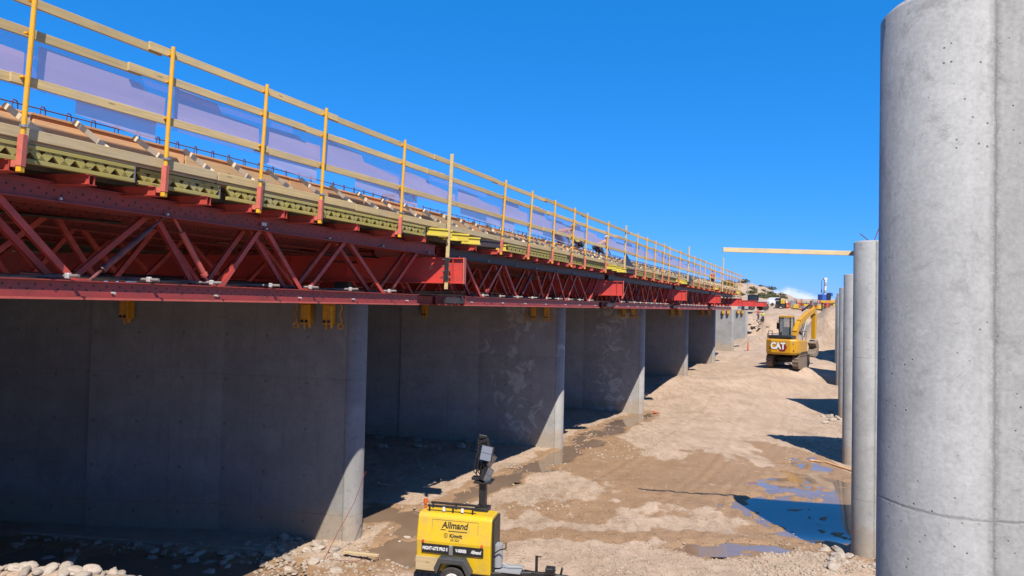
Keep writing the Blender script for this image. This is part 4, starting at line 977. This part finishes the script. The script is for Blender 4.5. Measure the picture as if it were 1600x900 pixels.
# cab
M['cab_glass'] = netmat('cab glass', (.3, .34, .36), .45)
cb = MB(); cb.box(-1.5, -.35, -.2, 1.6, 2.0, 2.5); cab = cb.build('cab', M['black'], XV, bevel=.03); cab.location = (.5, .4, -.1)
mb = MB(); 
for x_, y_ in ((-1.46, -.16), (-.39, -.16), (-1.46, 1.5), (-.39, 1.5)): mb.bar((x_, y_, 2.5), (x_, y_ - (.0 if y_ < 0 else .35), 4.35), .1, .1)
mb.build('cab_pillars', M['black'], cab)
MB().box(-1.52, -.33, -.24, 1.25, 4.35, 4.52).build('cab_roof', M['cat'], cab, bevel=.04, seg=2)
mb = MB(); mb.box(-1.41, -.44, -.14, -.12, 2.5, 4.34); mb.box(-1.45, -1.43, -.1, 1.1, 2.5, 4.34); mb.box(-.42, -.4, -.1, 1.1, 2.5, 4.34); mb.build('cab_windows', M['cab_glass'], cab)
mb = MB(); mb.box(-1.2, -.65, .2, .7, 2.5, 3.5); mb.build('seat', M['dkgrey'], cab)
MB().box(-1.95, -1.72, .6, .66, 3.3, 3.85).build('mirror', M['black'], cab); mb = MB(); mb.path([(-1.5, .9, 4.1), (-1.84, .65, 4.0), (-1.84, .63, 3.3), (-1.5, .9, 2.9)], .03, 6); mb.build('mirror_arm', M['black'], cab)
# handrails
mb = MB(); mb.path([(-1.45, -1.9, 2.45), (-1.45, -1.9, 3.05), (-1.45, -.5, 3.05), (-1.45, -.5, 2.4)], .03, 6); mb.path([(-1.45, -2.2, 2.42), (-1.45, -2.2, 2.85), (-.3, -2.2, 2.85), (-.3, -2.2, 2.42)], .03, 6)
mb.path([(1.45, -.5, 2.3), (1.45, -.5, 3.1), (1.45, 1.0, 3.1), (1.45, 1.0, 2.3)], .03, 6); mb.build('handrail', M['black'], XV)
# boom: cranked box from the slew front, up and forward; seen foreshortened leaning right
def boxpath(mb, pts, ws, hs):
    for (a_, b_), (w0, w1), (h0, h1) in zip(zip(pts[:-1], pts[1:]), zip(ws[:-1], ws[1:]), zip(hs[:-1], hs[1:])):
        a_ = Vector(a_); b_ = Vector(b_); d = (b_-a_).normalized(); sd = Vector((1, 0, 0)); u2 = sd.cross(d).normalized(); vs = []
        for p_, w_, h_ in ((a_, w0, h0), (b_, w1, h1)):
            for i, j in ((-1,-1),(1,-1),(1,1),(-1,1)): vs.append(p_ + sd*(i*w_/2) + u2*(j*h_/2))
        mb.add(vs, [(0,1,2,3),(7,6,5,4),(0,4,5,1),(1,5,6,2),(2,6,7,3),(3,7,4,0)])
    return mb
bmp_ = [(0.1, .9, 1.6), (.1, 1.3, 2.9), (.1, 2.2, 3.8), (.1, 4.2, 4.55), (.1, 6.0, 5.0)]
boom = boxpath(MB(), bmp_, [.42]*5, [.5, .55, .6, .5, .4]).build('boom', M['cat'], XV, bevel=.02)
stk = [(.1, 5.6, 5.2), (.1, 6.2, 4.6), (.1, 6.0, 2.3)]
stick = boxpath(MB(), stk, [.4]*3, [.35, .6, .35]).build('stick', M['cat'], XV, bevel=.02)
mb = MB(); mb.tube((-.25, 1.6, 1.6), (-.25, 3.2, 3.9), .1, 12); mb.tube((.45, 1.6, 1.6), (.45, 3.2, 3.9), .1, 12); mb.build('boom_cylinder', M['grey'], XV)
mb = MB(); mb.tube((.1, 3.0, 4.9), (.1, 4.8, 5.4), .1, 12); mb.tube((.1, 4.8, 5.4), (.1, 5.7, 5.35), .06, 12); mb.build('stick_cylinder', M['black'], XV)
mb = MB(); mb.tube((.1, 6.5, 4.4), (.1, 6.6, 2.8), .08, 12); mb.build('bucket_cylinder', M['grey'], XV)
mb = MB()
for q_ in range(5): mb.path([(-.1 + .08*q_, 1.9, 3.2), (-.15 + .1*q_, 2.4 + .2*q_, 2.9 - .1*q_), (-.1 + .1*q_, 3.4, 4.1)], .035, 5)
mb.build('hydraulic_hoses', M['black'], XV)
bk = [(5.5, 1.9), (6.2, 2.2), (6.6, 1.5), (6.2, .8), (5.5, .6), (5.1, .9), (5.6, 1.1), (5.9, 1.5)]
mb = MB(); mb.prism(bk, -.35, .5, 'x'); mb.build('bucket', M['track'], XV, bevel=.02)
for q_ in range(4): MB().box(-.33 + q_*.25, -.25 + q_*.25, 4.95, 5.2, .75, .87).build('bucket_tooth', M['grey'], XV)
for ch_ in XV.children:
    if ch_.name.split('.')[0] in ('boom', 'stick', 'boom_cylinder', 'stick_cylinder', 'bucket_cylinder', 'hydraulic_hoses', 'bucket', 'bucket_tooth'): ch_.rotation_euler = (0, 0, R(-9)); ch_.location = (.1, -.3, 0)

# ------------------------------------------------------------------ small site furniture
def cone(loc, label):
    o = thing('traffic_marker', loc, 0, label, 'marker'); MB().tube((0,0,.05), (0,0,1.15), .11, 12, .045).build('tube', M['orange'], o); MB().box(-.35,.35,-.35,.35,0,.05).build('base', M['black'], o); return o
x, y = pg(1170, 84); cone((x, y, ground(x, y)), 'orange tubular marker standing beside the sixth left pier')
x, y = pg(1202, 100); z0 = ground(x, y)
o = thing('striped_barricade', (x, y, z0), R(10), 'orange and white striped upright panel on the slope behind the excavator', 'barricade')
for q_ in range(6): MB().box(-.22, .22, -.04, .04, .2 + q_*.25, .45 + q_*.25 - .002, Matrix.Rotation(R(6), 4, 'Y')).build('stripe', M['orange'] if q_ % 2 == 0 else M['white'], o)
MB().box(-.35, .35, -.3, .3, 0, .12).build('base', M['black'], o)
x, y = gp(1016, 640, -6.9); o = MB().prism([(-.25, 0), (.3, 0), (.2, .2), (-.05, .3)], -.12, .12).build('plastic_sheet', M['pink'], bevel=.06); o.scale = (.6, .6, .6); o.location = (9.6, 45.2, ground(9.6, 45.2)); tag(o, 'small crumpled reddish plastic beside the third left pier base', 'plastic sheet')
# hose lying over the far puddle
mb = MB(); pts = [Vector((13.9 + .16*i, 31.6 - .06*i*i, ground(13.9 + .16*i, 31.6 - .06*i*i) + .04)) for i in range(7)]
mb.path(pts, .04, 8); o = mb.build('hose', M['ply_tan']); tag(o, 'pale hose lying on the mud at the foot of the third right pier', 'hose')
# orange cords by nearest left pier nose
mb = MB(); px_ = [Vector((-3.6, 17.4, 1.9 + .0)), Vector((-3.8, 17.1, 1.2)), Vector((-4.1, 16.9, .6)), Vector((-4.4, 16.7, ground(-4.4, 16.7) + .04)), Vector((-3.6, 16.6, ground(-3.6, 16.6) + .04)), Vector((-3.4, 17.0, ground(-3.4, 17) + .04))]
o = mb.path(px_, .007, 5).build('extension_cord', M['darkred']); tag(o, 'orange extension cord trailing off the nearest left pier nose', 'cord')
o = MB().bar((0,0,0), (.9, -.25, .03), .09, .04).build('loose_board', M['grey_lumber']); o.location = (-4.0, 17.0, ground(-3.8, 17.0) + .1); tag(o, 'short weathered board lying on the rubble by the nearest left pier', 'board')
# ---- far bench: machinery and stacked red formwork
def at(px, D, dz=0): x = (px - 800)/F*D; return Vector((x, D, ground(x, D) + dz))
rs = random.Random(3); i = 0
for px in range(1230, 1318, 3):
    i += 1; D = 146 + rs.uniform(-8, 8); loc = at(px + rs.uniform(-1, 1), D); w = rs.uniform(.5, 1.2); h = rs.uniform(.5, 1.6)
    o = thing('form_stack', loc, rs.uniform(-.5, .5), f'{ordw(i)} stack of red steel formwork on the far bench, from the left', 'formwork stack', 'red formwork stacks on the far bench')
    n = 3
    for q_ in range(n): MB().box(-w/2 + rs.uniform(-.1, .1), w/2, -.5, .5, q_*h/n + .02, (q_+1)*h/n - .06).build('panel', M[rs.choice(('red_clean', 'red', 'pink', 'yellow_timber', 'grey_lumber', 'steel', 'black'))], o)
    mb = MB()
    for q_ in range(4): x_ = -w/2 + w*q_/3; mb.bar((x_, -.52, 0), (x_ + rs.uniform(-.4, .4), -.52, h + rs.uniform(0, .5)), .08, .08)
    mb.build('upright_bars', M['red'] if i % 2 else M['grey'], o)
for i, (px, D) in enumerate(((1244, 140), (1258, 141), (1279, 139), (1285, 141), (1300, 139), (1305, 142))):
    o = thing('equipment_crate', at(px, D), rs.uniform(-.3, .3), f'{ordw(i+1)} yellow crate in front of the red formwork stacks, from the left', 'crate', 'yellow crates on the far bench')
    MB().box(-.55, .55, -.5, .5, .1, .95).build('box', M['yellow_body'], o, bevel=.04); MB().box(-.58, .58, -.53, .53, .952, 1.02).build('lid', M['black'] if i % 2 else M['white'], o); MB().box(-.5, .5, -.45, .45, 0, .098).build('skid', M['black'], o)
for i, px in enumerate((1252, 1269)):
    person(at(px, 143), R(170), ['far worker in lime vest between the red stacks, left one', 'far worker in orange shirt between the red stacks, right one'][i], shirt=['hivis', 'hivis_orange'][i])
def truck(loc, rz, label, col='white'):
    o = thing('pickup_truck', loc, rz, label, 'truck')
    MB().prism([(-2.6, .5), (-2.6, 1.15), (-.6, 1.2), (-.3, 1.9), (1.0, 1.9), (1.5, 1.25), (2.6, 1.1), (2.7, .5)], -.95, .95).build('body', M[col], o, bevel=.06, seg=2)
    MB().prism([(-.5, 1.25), (-.25, 1.8), (.95, 1.8), (1.35, 1.27)], -.96, .96).build('side_windows', M['glass'], o)
    for x_ in (-1.7, 1.8):
        for y_ in (-.95, .75): MB().tube((x_, y_, .38), (x_, y_ + .22, .38), .38, 16).build('wheel', M['rubber'], o)
    return o
truck(at(1213, 150), R(200), 'white pickup truck parked on the far bench left of the stacks')
# wheel loader, dark cab
o = thing('wheel_loader', at(1182, 128, .3), R(195), 'dark cabbed loader standing beyond the bare red crossbeams', 'loader')
MB().box(-2, .2, -.8, .8, .9, 1.8).build('engine_body', M['grey'], o, bevel=.08); MB().box(-.0, 1.3, -.75, .75, 1.0, 1.7).build('cab_base', M['black'], o)
mb = MB(); [mb.bar((x_, y_, 1.7), (x_, y_, 2.8), .1, .1) for x_ in (.05, 1.25) for y_ in (-.7, .7)]; mb.build('cab_posts', M['black'], o); MB().box(-.1, 1.4, -.8, .8, 2.8, 2.92).build('cab_roof', M['black'], o); MB().box(.1, 1.2, -.66, .66, 1.72, 2.78).build('cab_glass', M['glass'], o)
for x_ in (-1.4, 1.5):
    for y_ in (-1.0, .6): MB().tube((x_, y_, .65), (x_, y_+.4, .65), .65, 18).build('wheel', M['rubber'], o)
MB().prism([(2.4, .2), (3.3, .2), (3.0, 1.1), (2.4, 1.0)], -1.1, 1.1).build('bucket', M['grey'], o); MB().bar((1.2, 0, 1.2), (2.5, 0, .7), .3, .25).build('lift_arm', M['grey'], o)
# person on machine, yellow dumper
o = thing('compact_loader', at(1220, 142, .15), R(150), 'dark compact machine with a driver standing on it, on the far bench', 'machine')
MB().box(-.9, .9, -.6, .6, .3, 1.5).build('chassis', M['black'], o, bevel=.06); MB().box(-.9, -.1, -.62, .62, .9, 1.8).build('hood', M['yellow_body'], o, bevel=.05)
for x_ in (-.6, .6): MB().tube((x_, -.8, .38), (x_, .8, .38), .38, 14).build('wheel', M['rubber'], o)
pp = at(1220.5, 142, 1.62); person(pp, R(90), 'dark clad driver standing on top of the compact machine', shirt='dark_shirt', hat='black')
# drill rig
o = thing('drill_rig', at(1288, 185), R(8), 'blue drilling rig with a tall pale mast above the formwork stacks', 'drill rig')
MB().box(-1.7, 1.7, -1.5, 1.5, .6, 2.6).build('engine_house', M['blue'], o, bevel=.08)
MB().box(-.0, 1.7, -1.7, -1.503, 1.0, 3.0).build('cab', M['glass'], o)
for y_ in (-1.4, .8): MB().box(-2, 2, y_, y_+.6, 0, .6).build('track', M['black'], o, bevel=.15)
mb = MB(); mb.box(-.35, .35, -.4, .4, 1.0, 7.6, Matrix.Rotation(R(4), 4, 'Y')); mb.box(-.55, .65, -.5, .5, 7.4, 8.1, Matrix.Rotation(R(2), 4, 'Y')); mast = mb.build('mast', M['white'], o, bevel=.04); o.scale = (.72, .72, .82); o.location.z -= .4
mb = MB(); mb.box(-.2, .5, -.6, -.4, 3.2, 4.0); mb.box(-.1, .6, -.6, -.4, 5.6, 6.6); mb.build('rotary_head', M['grey'], o)
mb = MB(); mb.path([(-.6, -.3, 7.6), (-1.3, -.3, 7.0), (-1.25, -.3, 3.6), (-.9, -.3, 2.7)], .09, 6); mb.tube((-1.35, -.3, 3.2), (-1.2, -.3, 4.3), .18, 8); mb.build('feed_cable', M['black'], o)
MB().box(1.9, 2.9, -1, 1, 2.0, 3.2).build('rear_box', M['blue'], o, bevel=.05)
# yellow boom resting
o = thing('crane_boom', at(1300, 137, 0), R(3), 'yellow box boom lying level on trestles near the drill rig', 'boom')
MB().box(-2.4, 2.6, -.25, .25, 1.75, 2.2).build('box_section', M['cat'], o, bevel=.03); [MB().bar((x_, 0, 0), (x_, 0, 1.748), .2, .2).build('trestle', M['black'], o) for x_ in (-2, 2)]
# dark steel bridge plate over a cut on the right
o = thing('steel_walkway', at(1296, 104, .3), R(-4), 'dark steel beam laid across the top of the dirt pile', 'steel beam')
z_ = (EYE - .25) - o.location.z
MB().box(-2.6, 3.3, -.4, .4, z_ - .85, z_ - .3).build('beam', M['black'], o, bevel=.02); MB().box(-2.7, 3.4, -.5, .5, z_ - .29, z_ - .15).build('deck_plate', M['grey'], o); [MB().box(x_, x_+.3, -.3, .3, -.5, z_ - .86).build('support', M['grey'], o) for x_ in (-2.1, -.5, 1.6)]
# light pole
o = thing('light_pole', at(1168, 135), 0, 'thin grey light pole beyond the far end of the deck', 'pole'); MB().tube((0,0,0), (0,0,5.4), .06, 8).build('shaft', M['grey'], o); MB().box(-.4, .4, -.1, .1, 5.4, 5.55).build('lamp_bar', M['grey'], o)

# ------------------------------------------------------------------ rocks
rs = random.Random(11); protos = []
for q_ in range(7):
    o = MB().rock((0, 0, 0), 1, .8, .62, q_ + 1, 3).build('boulder', M['rock'], smooth=False); protos.append([o, False])
    for p in o.data.polygons: p.use_smooth = True
def boulder(x, y, s, label, grp):
    pr = rs.choice(protos); o = pr[0] if not pr[1] else pr[0].copy()
    if pr[1]: C.objects.link(o)
    pr[1] = True; o.location = (x, y, ground(x, y) + s*.18); o.scale = (s*rs.uniform(.8, 1.3), s*rs.uniform(.8, 1.2), s*rs.uniform(.6, 1.)); o.rotation_euler = (rs.uniform(-.3, .3), rs.uniform(-.3, .3), rs.uniform(0, 6.3)); return tag(o, label, 'rock', grp)
for i in range(26):
    px = 5 + i*12 + rs.uniform(-5, 5); x, y = gp(px, 891 + rs.uniform(-2, 10), -4.2); boulder(x, y, rs.uniform(.09, .17) if px < 160 or 250 < px < 290 else rs.uniform(.05, .11), 'rounded pale boulder on the sunlit rubble rim at the bottom left corner', 'sunlit rim boulders')
for i in range(55):
    px = rs.uniform(20, 560); x, y = gp(px, rs.uniform(835, 885), -6.3); boulder(x, y, rs.uniform(.06, .2), 'shaded boulder at the water edge below the nearest left pier', 'shaded boulders in the pool')
for i in range(45):
    x, y = gp(rs.uniform(1290, 1380), rs.uniform(850, 900), -6.3); boulder(x, y, rs.uniform(.06, .17), 'angular rock heaped around the base of the plank pier', 'rocks around the second right pier')
for i in range(26):
    x, y = gp(rs.uniform(440, 650), rs.uniform(825, 895), -6.3); boulder(x, y, rs.uniform(.05, .13), 'sunlit stone on the bank between the nearest left pier and the light tower', 'stones left of the light tower')
for i in range(24):
    x, y = gp(rs.uniform(590, 760), rs.uniform(668, 705), -6.5); boulder(x, y, rs.uniform(.12, .3), 'dark shaded rock along the base of the second left pier', 'rocks under the second left pier')
for i in range(80):
    x = rs.uniform(34, 41); y = rs.uniform(101, 112); boulder(x, y, rs.uniform(.15, .42), 'broken slab of riprap on the bank beyond the last left pier', 'riprap on the far bank')
for i in range(14):
    px = rs.uniform(1285, 1316); x, y = gp(px, rs.uniform(640, 662), -6.85); boulder(x, y, rs.uniform(.1, .25), 'pale stone near the third right pier', 'stones by the third right pier')
# loose gravel as one mass
mb = MB(); rs = random.Random(5)
ico = MB().rock((0,0,0), 1, 1, 1, 3, 1); iv = np.array(ico.v); If = ico.f; tot = 5200
cand = []
def scatter(n, px0, px1, py0, py1, zz, s0, s1):
    for _ in range(n):
        x, y = gp(rs.uniform(px0, px1), rs.uniform(py0, py1), zz); cand.append((x, y, rs.uniform(s0, s1)**1.0))
scatter(900, 380, 680, 825, 900, -6.3, .015, .06); scatter(900, 900, 1330, 840, 900, -6.2, .012, .045); scatter(500, 1180, 1380, 860, 900, -6.2, .02, .07)
scatter(600, 590, 900, 700, 800, -6.4, .015, .06); scatter(450, 880, 1030, 640, 720, -6.7, .02, .07); scatter(700, 0, 420, 884, 905, -4.4, .015, .06)
scatter(500, 780, 1250, 700, 880, -6.35, .01, .035); scatter(400, 1230, 1330, 640, 720, -6.8, .02, .06); scatter(300, 1000, 1100, 560, 640, -6.2, .02, .08); scatter(350, 0, 560, 835, 880, -6.35, .02, .09)
cx_ = np.array([c_[0] for c_ in cand]); cy_ = np.array([c_[1] for c_ in cand]); cz_ = ground_arr(cx_, cy_)
V_ = []; F_ = []
for (x, y, s), zq in zip(cand, cz_):
    a_ = rs.uniform(0, 6.28); ca_, sa_ = math.cos(a_), math.sin(a_); o_ = len(V_); e1, e2, e3 = s*rs.uniform(.8, 1.4), s*rs.uniform(.7, 1.1), s*rs.uniform(.5, .8)
    for vx, vy, vz in iv: V_.append((x + vx*e1*ca_ - vy*e2*sa_, y + vx*e1*sa_ + vy*e2*ca_, zq + vz*e3 + s*.1))
    F_ += [tuple(i_ + o_ for i_ in f_) for f_ in If]
mb.v = V_; mb.f = F_; tag(mb.build('gravel', M['gravel']), 'loose pale gravel scattered along the stream banks', 'gravel', kind='stuff')
# shrubs on the far hill
rs = random.Random(9)
def shrub_mesh(seed):
    r2 = random.Random(seed); mb = MB()
    for _ in range(240):
        d = Vector((r2.gauss(0, 1), r2.gauss(0, 1), abs(r2.gauss(0, 1)))).normalized()*r2.uniform(.3, 1.05); d.z *= .75
        a_ = Vector((r2.gauss(0, 1), r2.gauss(0, 1), r2.gauss(0, 1))).normalized()*.14; b_ = a_.cross(Vector((r2.gauss(0, 1), r2.gauss(0, 1), r2.gauss(0, 1)))).normalized()*.09
        mb.add([d - a_, d + b_, d + a_, d - b_], [(0, 1, 2, 3)])
    return mb.build('desert_shrub', M['shrub'])
sh = [shrub_mesh(k) for k in range(3)]; i = 0
for k in range(46):
    px = rs.uniform(1135, 1232); D = rs.uniform(205, 236); x = (px-800)/F*D
    o = sh[k] if k < 3 else sh[k % 3].copy()
    if k >= 3: C.objects.link(o)
    s = rs.uniform(.7, 1.8); o.location = (x, D, ground(x, D) - .1); o.scale = (s*1.2, s*1.2, s); o.rotation_euler = (0, 0, rs.uniform(0, 6)); tag(o, 'low desert shrub on the far hillside above the bench', 'shrub', 'shrubs on the far hill')

# ------------------------------------------------------------------ light, sky, camera
SE = R(54); sx, sy = .19, -.98
sun = bpy.data.lights.new('sun', 'SUN'); sun.energy = 5; sun.angle = R(.5); sun.color = (1, .925, .82)
so = bpy.data.objects.new('sun', sun); C.objects.link(so)
sd = Vector((sx*math.cos(SE), sy*math.cos(SE), math.sin(SE))).normalized(); so.rotation_euler = sd.to_track_quat('Z', 'Y').to_euler(); so.location = (20, -20, 40)
w = bpy.data.worlds.new('World'); bpy.context.scene.world = w; w.use_nodes = True; t = w.node_tree; bg = t.nodes['Background']
sky = t.nodes.new('ShaderNodeTexSky'); sky.sky_type = 'NISHITA'; sky.sun_disc = False; sky.sun_elevation = SE; sky.sun_rotation = math.atan2(sx, sy); sky.altitude = 1500; sky.air_density = 1.0; sky.dust_density = .3; sky.ozone_density = 4
sq = t.nodes.new('ShaderNodeSeparateColor'); L(t, sky.outputs[0], sq.inputs[0]); hs = t.nodes.new('ShaderNodeCombineColor')
for i_, (k_, p_) in enumerate(((.37, 1.445), (.587, .576), (1.24, .54))):   # grade the clear desert sky to a deeper blue
    L(t, math_(t, 'MULTIPLY', math_(t, 'POWER', math_(t, 'MULTIPLY', sq.outputs[i_], .123), p_), k_/.123), hs.inputs[i_])
tc = t.nodes.new('ShaderNodeTexCoord'); sp = t.nodes.new('ShaderNodeSeparateXYZ'); L(t, tc.outputs['Generated'], sp.inputs[0])
az = math_(t, 'ARCTAN2', sp.outputs[0], sp.outputs[1])
nc = noise(t, N_map(t, tc.outputs['Generated'], (1, 1, 2.2)), 34, 6, .6); prof = noise(t, N_map(t, tc.outputs['Generated'], (1, 1, 0)), 9, 4, .55)
d_ = math_(t, 'ABSOLUTE', math_(t, 'SUBTRACT', az, .385)); env = ramp(t, math_(t, 'DIVIDE', d_, .12), [(0., 1.), (1., 0.)])
top = math_(t, 'MULTIPLY_ADD', env, .030, math_(t, 'MULTIPLY_ADD', nc, .022, -.008))
fac = ramp(t, math_(t, 'DIVIDE', math_(t, 'SUBTRACT', top, sp.outputs[2]), .008), [(0., 0.), (1., 1.)])
cm = mix(t, math_(t, 'MULTIPLY', fac, math_(t, 'MULTIPLY_ADD', nc, .8, .3)), hs.outputs[0], mix(t, nc, (6.2, 7.0, 8.4), (9.2, 9.4, 9.8)))
L(t, cm, bg.inputs[0]); bg.inputs[1].default_value = .0747
cam = bpy.data.cameras.new('camera'); cam.lens = 36*F/1600; cam.sensor_width = 36; cam.clip_end = 9000; cam.clip_start = .1
co = bpy.data.objects.new('camera', cam); C.objects.link(co); co.location = (0, 0, EYE)
co.matrix_world = Matrix.Translation((0, 0, EYE)) @ Matrix.Rotation(R(90) + math.atan(26/F), 4, 'X') @ Matrix.Rotation(.022, 4, 'Z')
sc = bpy.context.scene; sc.camera = co
sc.view_settings.view_transform = 'Standard'; sc.view_settings.look = 'None'; sc.view_settings.gamma = 1; sc.view_settings.exposure = .72
try: sc.view_settings.use_curve_mapping = False
except Exception: pass
sc.render.engine = 'CYCLES'; sc.render.resolution_x = 1024; sc.render.resolution_y = 576
sc.cycles.max_bounces = 6; sc.cycles.transparent_max_bounces = 12
